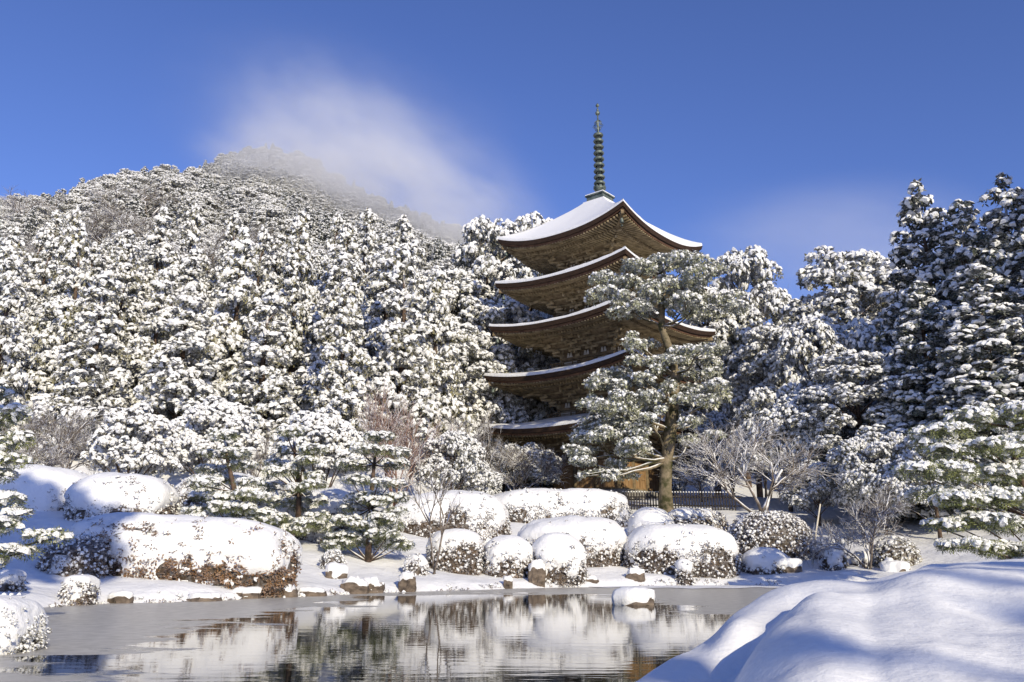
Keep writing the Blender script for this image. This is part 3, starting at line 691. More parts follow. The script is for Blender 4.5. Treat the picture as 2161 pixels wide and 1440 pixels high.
for i, (lb, xc, yb, w_, h_) in enumerate([
    ('dark wedge rock at the waterline below the shaded shrub', 250, 1274, 40, 24), ('small brown stone poking out of the snow above the waterline', 283, 1256, 30, 12),
    ('flat brown rock at the waterline, left of a pair of rounded ones', 425, 1270, 55, 16), ('low dark stone touching the flat brown rock', 468, 1266, 42, 14),
    ('rounded brown rock, left one of the pair by the water', 516, 1264, 50, 24), ('larger rounded brown rock, right one of the pair by the water', 583, 1261, 66, 30),
    ('squat dark rock just right of the rounded pair', 652, 1259, 50, 18), ('broad tan rock face half under snow below the layered pine', 746, 1254, 46, 32),
    ('reddish tilted rock beside the broad tan one', 782, 1252, 42, 26), ('tall brown rock standing below the snowball-like shrub', 858, 1250, 38, 52),
    ('upright boulder with a pointed snow cap between two round shrubs', 1133, 1241, 38, 70), ('squared boulder with snow hat left of the upright little shrub', 1342, 1237, 42, 46),
    ('little dark stone at the water below the right round shrub', 1245, 1239, 34, 22), ('thin dark stone under the left round shrub', 1072, 1243, 16, 26)]):
    rock(lb, xc, yb, w_ * (1.25 if h_ < 40 else .95), h_ * (1.25 if h_ < 40 else .9), 60 + i)
rock('snow-covered rock right beside the flat cushion shrub', 1672, 1203, 44, 26, 80, 33.6, .1, .15)
rock('brown rock with a level snow top at the right end of the shore', 1895, 1216, 54, 36, 81, 32.6, .09, .2)
rock('leaning rock behind the knee-high twiggy shrub', 707, 1232, 46, 44, 82, 26.6, .09, .35)
rock('low dark stone between the two ball shrubs and the brown rock', 1795, 1222, 46, 18, 83, 32.6, .06, .2)
rock('dark stone behind the first ball shrub', 1752, 1172, 70, 40, 84, 35.5, .1, .1)
r_ = rock('snow-topped stone standing alone in the pond', 1340, 1278, 84, 34, 85, None, .12, .12, None, .9, 'pond_stone')

# dry grass and fallen leaves along the water's edge
mb = MB(); rg = np.random.default_rng(77); pts = []
for i in range(len(shore) - 1):
    a, b_ = shore[i], shore[i + 1]; n = int(np.linalg.norm(b_ - a) * 16)
    for _ in range(n):
        q = a + (b_ - a) * rg.random(); y = q[1] + rg.normal(.16, .12); pts.append((q[0], y, max(gz(q[0], y), 0) + .02))
P = np.array(pts); P = P[vn(P * 1.2, 55) > -.1]
spray(mb, P, np.tile([0, -.6, .6], (len(P), 1)), rg.uniform(.04, .10, len(P)), rg.random(len(P)) < .45, rg, 'fine', .5)
tag(mb.obj('shore_grass', [M['azal'], M['csnow']]), 'dark grass tufts and leaves flecked with snow along the waterline', 'grass', kind='stuff')
# ------------------------------------------------------------------ picket fence
fa = at(1316, 1075, 49.5); fb = at(1562, 1078, 47.5); fd = fb - fa; fl = float(np.hypot(fd[0], fd[1]))
FEN = thing('picket_fence', 'dark wooden picket fence with snow on its points behind the big evergreen', 'fence', (fa[0], fa[1], min(gz(fa[0], fa[1]), fa[2]) - .02), math.atan2(fd[1], fd[0]))
ptip = MB().box((0, 0, .48), (.033, .02, .52)).mesh('picket', M['fence']); ps = MB().lathe((0, 0, 1.0), [(.045, 0), (.05, .025), (.025, .06), (0, .07)], 6).mesh('picket_snow', SNOW, True)
npk = int(fl / .155)
for i in range(npk):
    x = i * .155; zoff = (fb[2] - fa[2]) * x / fl
    pk = link('picket', ptip, FEN, (x, random.Random(i).uniform(-.008, .008), zoff)); link('picket_snow', ps, pk)
for z in (.28, .74):
    MB().beam((-.1, .045, z), (fl + .1, .045, z + fb[2] - fa[2]), .04, .07).obj('fence_rail', M['fence'], FEN)
# ------------------------------------------------------------------ trees with snow-covered leaves
def stems(mb, base, tops, r, rg, k=5, sag=.15):
    for t in tops:
        t = np.array(t); a = np.array(base) + np.append(rg.normal(0, r * .9, 2), 0); q = np.linspace(0, 1, 6)[:, None]
        mid = a * .5 + t * .5 + np.append((t - a)[:2] * -.2, np.linalg.norm(t - a) * sag * .3)
        mb.tube(a * (1 - q) ** 2 + 2 * mid * q * (1 - q) + t * q * q, np.linspace(r, r * .3, 6), k)
def dome_tree(label, x0, x1, yt, ycb, yb, Y, seed, name='dome_tree'):
    rg = np.random.default_rng(seed); xc = (x0 + x1) / 2; base = at(xc, yb, Y); zb = min(base[2], gz(base[0], Y)); s = ppm(Y, 3)
    Rx = (x1 - x0) / 2 / s; zt = at(xc, yt, Y)[2] - zb; zc = at(xc, ycb, Y)[2] - zb; hz = zt - zc
    root = thing(name, label, 'tree', (base[0], Y, zb - .1), 0, 'dome-shaped trees on the left bank'); L = []
    for k in range(46):
        u = 1 - (k + .5) / 46; a = k * 2.39996; q = math.sqrt(1 - u * u); f = rg.uniform(.72, .96); l = Rx * .22 * rg.uniform(.8, 1.2)
        L.append((Rx * q * f * math.cos(a), Rx * .9 * q * f * math.sin(a), zc + hz * u * f + .05, l, l, l * .7))
    link('crown', crown(L, .115, rg, 'broad', [M['dome'], M['csnow']], (.98, .35), zmin=-.6, upmix=.5, spacing=.142, sscale=1.1), root)
    mb = MB(); stems(mb, (0, 0, -.1), [L[i][:3] for i in range(8, 46, 3)], .055, rg)
    mb.obj('trunk', M['bark'], root, True)
dome_tree('umbrella-shaped snowy tree on several thin stems, leftmost of three', 183, 362, 858, 985, 1012, 34.0, 201)
dome_tree('widest and rearmost of the three umbrella-shaped snowy trees', 345, 562, 834, 985, 1015, 39.0, 202)
dome_tree('umbrella-shaped snowy tree on several thin stems, rightmost of three', 572, 768, 860, 985, 1034, 35.5, 203)
def pad_tree(label, pads, base, trunk, seed, size=.10, name='layered_pine', cat='pine', group='layered garden pines', r0=.12, flat=1.0, tr='bark'):
    """pads: (px, py, half width px, half height px, depth)"""
    rg = np.random.default_rng(seed); root = thing(name, label, cat, base, 0, group); L = []; b = np.array(base)
    for (px, py, hw, hh, Y) in pads:
        c = at(px, py, Y) - b; s = ppm(Y, c[2] + b[2]); rx = hw / s; 
        n = max(2, int(hw / max(hh, 4) * .9))
        for i in range(n):
            dx = (i + .5) / n * 2 - 1 if n > 1 else 0
            l = rx / n * 1.35 * rg.uniform(.85, 1.15); f = hh / s
            L.append((c[0] + dx * rx * .8, c[1] + rg.uniform(-.35, .35) * rx, c[2] - .35 * f * dx * dx + rg.uniform(-.15, .15) * f, l, l * 1.25, f * rg.uniform(.6, .85) * flat))
    P, N, U = lump_points(L, size * 1.0, rg, -.95, .9, .06)
    mb = MB(); up = U > .0 + rg.normal(0, .15, len(P))
    spray(mb, P[~up], N[~up], size * rg.uniform(.9, 1.5, (~up).sum()), rg.random((~up).sum()) < .06, rg, 'pine', .3)
    spray(mb, P[up], N[up], size * rg.uniform(.9, 1.4, up.sum()), rg.random(up.sum()) < .66, rg, 'pine', .72, rg.uniform(.7, 1.4, (up.sum(), 1, 1)))
    mb.obj('crown', [M['pine'], M['csnow']], root)
    mb = MB(); T = np.array([at(*t) - b for t in trunk]); n = len(T); mb.tube(T, np.linspace(r0, r0 * .25, n), 7)
    for l in L[::2]:
        c = np.array(l[:3]); zz = c[2] - .15 - .25 * np.hypot(*(c[:2] - T[0, :2])); o = T[np.argmin(np.abs(T[:, 2] - zz))]
        q = np.linspace(0, 1, 5)[:, None]; mid = (o + c) / 2 + [0, 0, -.08]
        mb.tube(o * (1 - q) ** 2 + 2 * mid * q * (1 - q) + (c - [0, 0, l[5] * .4]) * q * q, np.linspace(r0 * .35, .012, 5), 4)
    mb.obj('trunk', M[tr], root, True); return root
def layered(label, xb, yt, yb, w0, w1, Y, seed, lean=0, nl=8, base_z=None):
    rg = np.random.default_rng(seed); pads = []
    for i in range(nl):
        t = i / (nl - 1); y = yt + (yb - yt) * .86 * t + 8; w_ = w0 + (w1 - w0) * t ** .8; cx = xb + lean * (1 - t)
        m_ = 1 if i == 0 else (2 if i < 3 else 3 + int(rg.integers(0, 2)))
        for j in range(m_):
            f = 0 if m_ == 1 else (j / (m_ - 1) * 2 - 1)
            k_ = rg.uniform(.75, 1.2)
            pads.append((cx + f * w_ * .70 + rg.uniform(-12, 12), y + rg.uniform(-12, 12) + abs(f) * 6, w_ * (.62 if m_ < 3 else .44) * k_ * (1.0 if i else 1.25), rg.uniform(10, 14), Y + rg.uniform(-1.3, 1.0)))
    b = at(xb, yb, Y); zb = min(b[2], gz(b[0], Y))
    return pad_tree(label, pads, (b[0], Y, zb - .08), [(xb, yb + 4, Y), (xb + 4, yb * .6 + yt * .4, Y), (xb + lean * .7, yb * .25 + yt * .75, Y), (xb + lean, yt + 10, Y)], seed, .085)
layered('layered garden pine, leftmost of three, spreading over the long hedge', 492, 916, 1120, 34, 88, 28.5, 211, -18)
layered('layered garden pine, middle and darkest of three', 628, 903, 1125, 32, 64, 30.5, 212, -8)
layered('layered garden pine, rightmost of three, with its red trunk base on open snow', 777, 914, 1182, 34, 78, 29.4, 213, 18, 9)
Yr = 26.0
pad_tree('broad dark pine with long snowy layers at the right edge behind the snow bank',
         [(2090, 882, 95, 22, Yr), (2170, 872, 70, 24, Yr), (1995, 908, 62, 18, Yr - .5), (2050, 945, 95, 20, Yr - .6), (1962, 938, 38, 17, Yr), (2150, 930, 60, 20, Yr), (1985, 988, 82, 22, Yr - 1), (2090, 1000, 75, 18, Yr - .4),
          (2160, 985, 60, 20, Yr), (2050, 1052, 95, 20, Yr - 1), (1975, 1040, 42, 16, Yr - .4), (2130, 1045, 70, 20, Yr - .6), (2080, 1098, 85, 17, Yr - 1), (2150, 1110, 60, 17, Yr - .4), (1995, 1105, 40, 12, Yr - 1), (2040, 1150, 60, 14, Yr - 1), (2130, 1155, 80, 16, Yr - .6), (2180, 1180, 70, 16, Yr)],
         (at(2210, 1180, Yr + .4)[0], Yr + .4, .35), [(2210, 1195, Yr + .4), (2190, 1100, Yr + .3), (2150, 1000, Yr + .2), (2130, 900, Yr)], 221, .115, 'spreading_pine', 'pine', None, .2)
Yl = 14.2
pad_tree('shaded pine with heavy bluish snow leaning in from the left edge',
         [(0, 828, 20, 16, Yl), (28, 872, 34, 20, Yl), (-30, 880, 50, 22, Yl), (40, 925, 28, 18, Yl), (0, 935, 34, 20, Yl), (18, 972, 42, 14, Yl), (-40, 1000, 60, 16, Yl), (-8, 1055, 42, 18, Yl - .3), (35, 1082, 24, 12, Yl - .4), (0, 1108, 42, 14, Yl - .5), (98, 1128, 38, 15, Yl - .6), (30, 1162, 40, 14, Yl - .6), (-30, 1185, 40, 14, Yl - .5), (-130, 950, 60, 20, Yl + .3), (-200, 1010, 60, 20, Yl + .6), (-120, 1050, 60, 20, Yl - .5), (-260, 1080, 70, 20, Yl), (-170, 1130, 60, 18, Yl - .8), (-330, 1140, 60, 18, Yl + .8), (-90, 880, 50, 20, Yl + .4)],
         (-11.6, Yl + .4, .3), [(-330, 1230, Yl + .4), (-250, 1100, Yl + .2), (-120, 980, Yl), (-20, 850, Yl)], 222, .075, 'leaning_pine', 'pine', None, .2)
# the big evergreen in front of the pagoda
def big_evergreen():
    rg = np.random.default_rng(231); Y0 = 48.0; b = at(1406, 1078, Y0); b[2] = min(b[2], gz(b[0], Y0)) - .1
    root = thing('broadleaf_tree', 'big grey-green evergreen with mossy tan trunk in front of the pagoda', 'tree', b)
    T = np.array([at(px, py, Y) - b for px, py, Y in [(1406, 1085, Y0), (1404, 1030, Y0), (1407, 970, Y0), (1414, 910, Y0 - .2), (1421, 850, Y0 - .3), (1424, 790, Y0), (1412, 735, Y0), (1396, 690, Y0), (1398, 640, Y0), (1404, 590, Y0), (1398, 550, Y0)]])
    mb = MB(); mb.tube(T, [.44, .35, .33, .37, .34, .28, .24, .20, .16, .11, .05], 12)
    blobs = [(1330, 578, 55, 28), (1395, 556, 62, 26), (1452, 575, 55, 26), (1300, 612, 52, 28), (1355, 612, 55, 26), (1425, 608, 50, 26), (1488, 612, 55, 28), (1330, 650, 40, 20), (1460, 650, 55, 24), (1520, 640, 45, 22), (1385, 655, 35, 20),
             (1290, 800, 50, 24), (1335, 830, 55, 26), (1275, 845, 48, 24), (1310, 880, 62, 28), (1255, 895, 48, 22), (1345, 900, 42, 24), (1230, 935, 45, 20), (1290, 935, 62, 24), (1345, 945, 40, 22), (1215, 955, 30, 14), (1262, 985, 48, 18), (1300, 1000, 34, 14), (1240, 1002, 22, 10),
             (1370, 745, 40, 22), (1345, 715, 32, 16), (1495, 748, 44, 18), (1470, 775, 45, 24), (1490, 835, 52, 26), (1455, 880, 42, 22), (1375, 795, 36, 22), (1455, 830, 38, 22), (1475, 930, 40, 18), (1418, 770, 34, 18), (1400, 820, 30, 16), (1440, 745, 30, 16), (1380, 870, 28, 16)]
    L = []; 
    for i, (px, py, hw, hh) in enumerate(blobs):
        for j in range(5):
            Y = Y0 + rg.uniform(-2.6, 2.0); s = ppm(Y, 12); c = at(px + rg.uniform(-.85, .85) * hw, py + rg.uniform(-.8, .8) * hh, Y) - b
            kk = rg.uniform(.36, .62); L.append((*c, hw / s * kk, hw / s * kk * 1.15, hh / s * kk * rg.uniform(.75, 1.1)))
        c = np.array(L[-2][:3]); zz = c[2] - .55 * np.hypot(*(c[:2] - T[4, :2])) - .3; k = int(np.clip(np.argmin(np.abs(T[:, 2] - zz)), 2, 9)); o = T[k]
        q = np.linspace(0, 1, 7)[:, None]; mid = (o + c) / 2 + np.append(rg.normal(0, .35, 2), -.25 + rg.uniform(-.3, .2))
        q = np.linspace(0, 1, 12)[:, None]; pp = o * (1 - q) ** 2 + 2 * mid * q * (1 - q) + c * q * q; ln = np.linalg.norm(c - o)
        pp = pp + .07 * ln * np.stack([vn(pp * 1.1 + i, 90), vn(pp * 1.1 + i, 91), vn(pp * 1.1 + i, 92)], 1) * np.sin(q * math.pi)
        mb.tube(pp, np.linspace(.13 - .007 * k, .025, 12), 6)
        for l in (L[-1], L[-3]):
            e = np.array(l[:3]); mb.tube([mid * .5 + c * .5, (mid * .3 + c * .3 + e * .4), e], [.06, .045, .02], 5)
    link('crown', crown(L, .185, rg, 'broad', [M['camph'], M['csnow']], (.58, .42), spacing=.205, zmin=-.8, upmix=.4, sscale=rg, frac=.62), root)
    mb.obj('trunk', M['camtr'], root, True)
    return root
big_evergreen()
# ------------------------------------------------------------------ bare trees and twiggy shrubs
def bare(label, xb, yb, yt, hw, Y, seed, mat='twig', nst=3, lv=4, r0=.06, name='bare_tree', cat='tree', base_z=None, spread=.55, fan=4, group='bare snow-lined trees', lean=0):
    rg = np.random.default_rng(seed); b = at(xb, yb, Y); 
    if base_z is None: b[2] = min(b[2], gz(b[0], Y)) - .08
    H = at(xb, yt, Y)[2] - b[2]; Wd = hw / ppm(Y, b[2] + H)
    segs = []
    def grow(p, d, L, r, l):
        n = 4 if l < 2 else (3 if l < lv else 2); P = [p]; dd = d.copy()
        for i in range(n):
            dd = dd + rg.normal(0, .13, 3) + np.array([0, 0, .05 if l < 2 else -.01]); dd /= np.linalg.norm(dd); P.append(P[-1] + dd * L / n)
        segs.append((np.array(P), r, l))
        if l >= lv: return
        for k in range(fan + (1 if l else 0)):
            t = rg.uniform(.3, 1.0); i = min(int(t * n), n - 1); q = P[i] + (P[i + 1] - P[i]) * (t * n - i)
            s = rg.normal(0, 1, 3); s -= s @ dd * dd; s /= np.linalg.norm(s); s[2] = s[2] * .6 + .1
            nd_ = dd * (1 - spread * .55) + s * spread * rg.uniform(.8, 1.25); nd_ /= np.linalg.norm(nd_)
            grow(q, nd_, L * rg.uniform(.5, .78), max(r * .6, .007), l + 1)
    for k in range(nst):
        a = k * 2 * math.pi / nst + rg.uniform(-.4, .4); d = np.array([math.cos(a) * .55 + lean, math.sin(a) * .35, 1.0]); d /= np.linalg.norm(d)
        grow(np.append(rg.normal(0, r0 * .8, 2), 0), d, 1.0, r0, 0)
    A = np.concatenate([s[0] for s in segs]); sx = Wd / np.percentile(np.abs(A[:, 0]), 98); sz = H / np.percentile(A[:, 2], 99.3)
    sc = np.array([sx, (sx + sz) / 2, sz]); mb = MB(); mt = MB()
    for P, r, l in segs:
        P = P * sc; P[:, 2] = np.maximum(P[:, 2], .02); (mb if l < 2 else mt).tube(P, np.linspace(r, r * (.62 if l < lv else .4), len(P)), 5 if l < 2 else 3)
    root = thing(name, label, cat, b, 0, group)
    mb.obj('trunk', M[mat], root, True); mt.obj('twigs', M[mat], root, True); root['_h'] = float(H); return root
bare('low bare shrub of white twigs left of the umbrella trees', 130, 985, 850, 85, 36.5, 301, nst=5, r0=.05, name='bare_shrub', cat='shrub')
bare('reddish bare tree of dense fine twigs behind the right layered pine', 840, 985, 828, 95, 42.0, 302, 'rtwig', nst=5, r0=.06, fan=4)
bare('thin bare sapling standing at the shore in front of the long hedge', 916, 1200, 955, 75, 29.0, 303, nst=2, r0=.04, fan=3, lv=3)
bare('wide bare tree with pale spreading boughs right of the picket fence', 1606, 1090, 885, 150, 37.0, 304, nst=4, r0=.075, fan=4, spread=.6, base_z=1, lean=-.1)
bare('low bare shrub with long snow-lined twigs right of the leaning white pole', 1830, 1180, 1030, 115, 33.4, 305, nst=4, r0=.05, name='bare_shrub', cat='shrub', spread=.7)
bare('dark bare tree behind the picket fence', 1490, 1066, 955, 85, 52.0, 306, nst=3, r0=.07, lv=3)
bare('bluish frosted bare shrub in the pagoda shade, left of its base', 1090, 1045, 938, 95, 56.5, 307, nst=5, r0=.05, fan=4, name='bare_shrub', cat='shrub')
bare('bare tree with white boughs left of the second lowest roof', 1030, 900, 715, 110, 67.0, 308, nst=4, r0=.10)
bare('pale bare tree between the pagoda and the round-topped tree', 1595, 800, 635, 85, 76.0, 309, nst=4, r0=.10)
bare('grey bare sapling between two umbrella trees', 545, 1030, 915, 50, 37.0, 310, nst=4, r0=.04, lv=3)
bare('purplish bare shrub right of the reddish bare tree', 985, 985, 870, 65, 50.0, 311, nst=4, r0=.05, name='bare_shrub', cat='shrub')
bare('twiggy shrub behind the left shaded snow hump', 45, 1010, 920, 70, 33.0, 312, nst=4, r0=.04, name='bare_shrub', cat='shrub')
st = thing('leaning_pole', 'thin white leaning pole beside the frosted ball shrub', 'pole', at(1714, 1186, 34.5))
p0 = at(1714, 1188, 34.5); MB().tube([(0, 0, -.1), at(1722, 1125, 34.55) - p0, at(1731, 1066, 34.6) - p0], [.04, .036, .03], 8).obj('shaft', M['pole'], st, True)
# ------------------------------------------------------------------ forest
def proto(kind, seed):
    rg = np.random.default_rng(seed)
    if kind == 'cedar':
        H, Rr = 11.0, 2.45; L = cedar_lumps(H, Rr, rg, .05, .95); me = crown(L, .235, rg, 'hill', [M['cedar'], M['csnow']], (.76, .36), spacing=.255, upmix=.38, sscale=.9); tr = limbs(L, H, .26, rg, .12, 6, 14, .1)
    elif kind == 'broad':
        H, Rr = 8.6, 3.2; L = round_lumps(H, Rr, rg, 40, .06, .27); me = crown(L, .24, rg, 'hill', [M['broad'], M['csnow']], (.77, .34), spacing=.265, upmix=.42, sscale=.9); tr = limbs(L, H, .28, rg, .5, 6, 16, .2)
    elif kind == 'loose':
        H, Rr = 8.6, 3.2; L = round_lumps(H, Rr, rg, 28, .2, .25, .8); me = crown(L, .23, rg, 'hill', [M['broad'], M['csnow']], (.72, .38), spacing=.25, upmix=.45, sscale=.9); tr = limbs(L, H, .24, rg, .8, 6, 24, .3)
    elif kind == 'tall':
        H, Rr = 18.0, 4.4; L = round_lumps(H, Rr, rg, 70, .12, .25); me = crown(L, .29, rg, 'hill', [M['broad'], M['csnow']], (.76, .34), spacing=.34, upmix=.42, sscale=.95); tr = limbs(L, H, .34, rg, .6, 6, 24, .25)
    elif kind == 'dark':
        H, Rr = 19.0, 3.0; L = cedar_lumps(H, Rr, rg, .04, .6); me = crown(L, .26, rg, 'hill', [M['shaded_cedar'], M['csnow']], (.60, .36), spacing=.29, upmix=.30, sscale=.95); tr = limbs(L, H, .26, rg, .12, 6, 14, .1)
    elif kind == 'sparse':
        H, Rr = 13.0, 4.0; L = round_lumps(H, Rr, rg, 12, .3, .17, .7); me = crown(L, .25, rg, 'broad', [M['broad'], M['csnow']], (.7, .4), spacing=.32); tr = limbs(L, H, .24, rg, .8, 6, 24, .3)
    elif kind == 'high':
        H, Rr = 24.0, 3.6; L = round_lumps(H, Rr, rg, 46, .62, .3); me = crown(L, .4, rg, 'broad', [M['broad'], M['csnow']], (.7, .4)); tr = limbs(L, H, .3, rg, .3, 6, 14, .6)
    else:
        H, Rr = 9.0, 4.4
        L = round_lumps(H, Rr, rg, 40, .12, .26); me = crown(L, .22, rg, 'hill', [M['broad'], M['csnow']], (.80, .34), spacing=.275, upmix=.42, sscale=1.0); tr = limbs(L, H, .2, rg, .5, 6, 12, .2)
    return me, tr.mesh('trunk', M['bark'], True), H, Rr
M['shaded_cedar'] = mat_leaf('shaded_cedar_leaf', (.018, .028, .014), (.06, .07, .035), frost=.3)  # cedar leaf copy, darkened to put the right-edge shade into the colour
PRO = {k: [proto(k, 400 + 10 * i + j) for j in range(n)] for i, (k, n) in enumerate((('cedar', 3), ('broad', 3), ('loose', 2), ('bush', 2), ('dark', 2), ('sparse', 1), ('high', 1), ('tall', 2)))}
NAMES = {'cedar': 'cedar_tree', 'broad': 'evergreen_tree', 'loose': 'open_evergreen', 'bush': 'evergreen_bush', 'dark': 'cedar_tree', 'sparse': 'open_evergreen', 'high': 'evergreen_tree', 'tall': 'evergreen_tree'}
def plant(kind, v, loc, H, Rr, rot, label, group=None, tilt=0):
    me, tr, h0, r0 = PRO[kind][v % len(PRO[kind])]
    root = thing(NAMES[kind], label, 'bush' if kind == 'bush' else 'tree', loc, rot, group); root.scale = (Rr / r0, Rr / r0, H / h0)
    link('crown', me, root); link('trunk', tr, root); return root
def spot(label, kind, v, px, yt, wpx, Y, rot, group=None, yb=None):
    t = at(px, yt, Y); g = gz(t[0], Y) if yb is None else at(px, yb, Y)[2]
    return plant(kind, v, (t[0], Y, g - .15), t[2] - g + .3, wpx / 2 / ppm(Y, t[2]), rot, label, group)
# single trees that can be told apart
G1 = 'trees beside and behind the pagoda'
spot('tall evergreen just left of the pagoda top, its crown ending below the top roof', 'tall', 0, 1115, 445, 190, 74, .3, G1)
spot('tall evergreen left of the pagoda, second from its top roof', 'tall', 1, 1032, 466, 190, 71, 1.4, G1)
spot('evergreen left of the pagoda with top level with the fourth roof', 'tall', 0, 955, 560, 190, 68, 2.2, G1)
spot('snowy evergreen left of the third pagoda roof', 'tall', 1, 1060, 640, 200, 66.5, .8, G1)
spot('snowy evergreen lower left of the third pagoda roof', 'tall', 0, 950, 670, 180, 62, 2.9, G1)
spot('bushy evergreen in the pagoda shade left of the second roof', 'bush', 0, 1120, 745, 190, 69, .1, G1)
spot('dark bush under the left end of the second pagoda roof', 'bush', 1, 1010, 800, 190, 64, 2.0, G1)
spot('bluish snowy bush touching the balcony above the lowest roof', 'bush', 0, 1140, 842, 100, 66.5, 2.0, G1)
spot('violet-shaded snowy bush left of the pagoda doors', 'bush', 1, 1110, 945, 130, 58.5, .4, G1)
spot('drooping snow-laden bush behind the long snow-quilted hedge', 'bush', 0, 955, 925, 150, 43.0, 1.1, G1)
spot('smaller snow-laden bush left of the twin hedge', 'bush', 1, 1000, 985, 110, 45.0, 2.1, G1)
G2 = 'trees right of the pagoda'
spot('flat-topped evergreen against the sky just right of the pagoda', 'tall', 1, 1568, 528, 170, 72, .6, G2)
spot('evergreen half hidden behind the big grey-green tree', 'tall', 0, 1490, 590, 170, 70, 2.6, G2)
spot('round-topped tree with visible boughs against the sky', 'tall', 0, 1775, 516, 260, 60, 2.1, G2)
spot('snowy evergreen left below the round-topped tree', 'tall', 1, 1640, 690, 200, 53, .9, G2)
spot('lower snowy evergreen between the big evergreen and the cedars', 'bush', 0, 1740, 690, 240, 50, 2.5, G2)
spot('bright snowy evergreen in front of the cedars, foliage down to the ground', 'tall', 1, 1790, 750, 230, 44, 1.9, G2)
spot('dark evergreen filling the gap left of the bright one', 'bush', 1, 1650, 830, 200, 47, .2, G2)
spot('low snowy bush behind the low bare shrub at right', 'bush', 0, 1850, 930, 180, 39, 1.5, G2)
spot('small frosted bush behind the frosted ball shrub', 'bush', 1, 1720, 985, 130, 42, 2.7, G2)
spot('dark bush in shade at the foot of the cedars', 'bush', 0, 1960, 930, 190, 37, 3.0, G2)
spot('bush on the slope between the pagoda fence and the wide bare tree', 'bush', 1, 1540, 905, 150, 57, 1.0, G2)
spot('snowy bush behind the dark bare tree by the fence', 'bush', 0, 1470, 880, 160, 62, 2.0, G2)
G3 = 'dark cedars at the right edge'
spot('leftmost of the tall dark cedars at the right, with a rounded sunlit top', 'dark', 0, 1932, 388, 240, 45, .5, G3)
spot('second tall dark cedar from the left, the shorter one with a thin tip', 'dark', 1, 2022, 428, 250, 43, 1.5, G3)
spot('tallest dark cedar near the right edge', 'dark', 2, 2115, 374, 260, 42, 2.5, G3)
spot('dark cedar cut off by the right edge', 'dark', 3, 2215, 350, 270, 41, .2, G3)
spot('lower dark cedar standing before the others at the right', 'dark', 1, 2060, 560, 280, 38, 2.8, G3)
spot('lower dark cedar under the leftmost tall one', 'dark', 3, 1935, 600, 230, 41, 1.1, G3)
# hillside forest: every tree its own object
rg = np.random.default_rng(900); n_for = 0
def in_view(p, m=60):
    c, s = math.cos(PITCH), math.sin(PITCH); d = p[1] * c + (p[2] - HC) * s; u = -p[1] * s + (p[2] - HC) * c
    return -m < PW / 2 + F * p[0] / d < PW + m and -m < PH / 2 - F * u / d < PH + m
cand = []
y = 47.0
while y < 108:
    stp = 5.3 if y < 78 else 3.9
    for x in np.arange(-.66 * y - 4, .16 * y, stp):
        xx = x + rg.uniform(-1.5, 1.5); yy = y + rg.uniform(-1.5, 1.5)
        foot = 44 + 30 * sstep(xx / yy, -.16, .03)
        if yy < foot + 1.5: continue
        g = gz(xx, yy)
        if not in_view((xx, yy, g + 8)): continue
        if math.hypot(xx - 6.8, yy - 61.4) < 11: continue
        cand.append((xx, yy, g))
    y += stp * .92
KN = {'cedar': 'pointed snow-covered cedar', 'broad': 'round-crowned snowy evergreen', 'loose': 'loose-crowned snowy evergreen'}
def forest_label(kind, xx, yy, g, low):
    d = yy * math.cos(PITCH) + (g + 5 - HC) * math.sin(PITCH); px = PW / 2 + F * xx / d
    if low: where = ('in the front rows at the left edge of the hillside forest', 'in the front rows above the leftmost umbrella tree', 'in the front rows above the widest umbrella tree', 'in the front rows above the rightmost umbrella tree', 'in the front rows above the reddish bare tree', 'in the forest close to the left side of the pagoda')
    elif yy < 93: where = ('halfway up the hill at the left edge', 'halfway up the hill below its summit', 'halfway up the hill right of its summit', 'halfway up the hill in line with the far peak', 'halfway up the falling right slope of the hill', 'on the hill foot nearest the pagoda')
    else: where = ('near the ridge at the left edge', 'near the ridge at the hill summit', 'near the ridge just right of the hill summit', 'near the ridge below the misty peak', 'near the ridge where the hill falls to the right', 'near the low end of the ridge by the pagoda')
    return KN[kind] + ' ' + where[min(5, max(0, int(np.searchsorted([180, 360, 560, 740, 900], px))))]
for xx, yy, g in cand:
    nz = float(vn(np.array([[xx * .06, yy * .05, 0]]), 70)[0]) + rg.normal(0, .25)
    low = yy < 78; sm = 1 - .38 * float(sstep(yy, 70, 100))
    kind = ('cedar' if nz > -.45 else 'broad') if low else ('cedar' if nz > .42 else ('loose' if nz < -.62 else 'broad'))
    H = {'cedar': rg.uniform(9.5, 14.5), 'broad': rg.uniform(6.5, 9.5), 'loose': rg.uniform(6.5, 9)}[kind] * sm
    Rr = {'cedar': rg.uniform(2.1, 2.8), 'broad': rg.uniform(2.6, 3.7), 'loose': rg.uniform(2.6, 3.6)}[kind] * sm
    plant(kind, int(rg.integers(0, 4)), (xx, yy, g - .2), H, Rr, float(rg.uniform(0, 6.28)), forest_label(kind, xx, yy, g, low), 'forest trees on the left hillside')
    n_for += 1
print('forest trees', n_for)
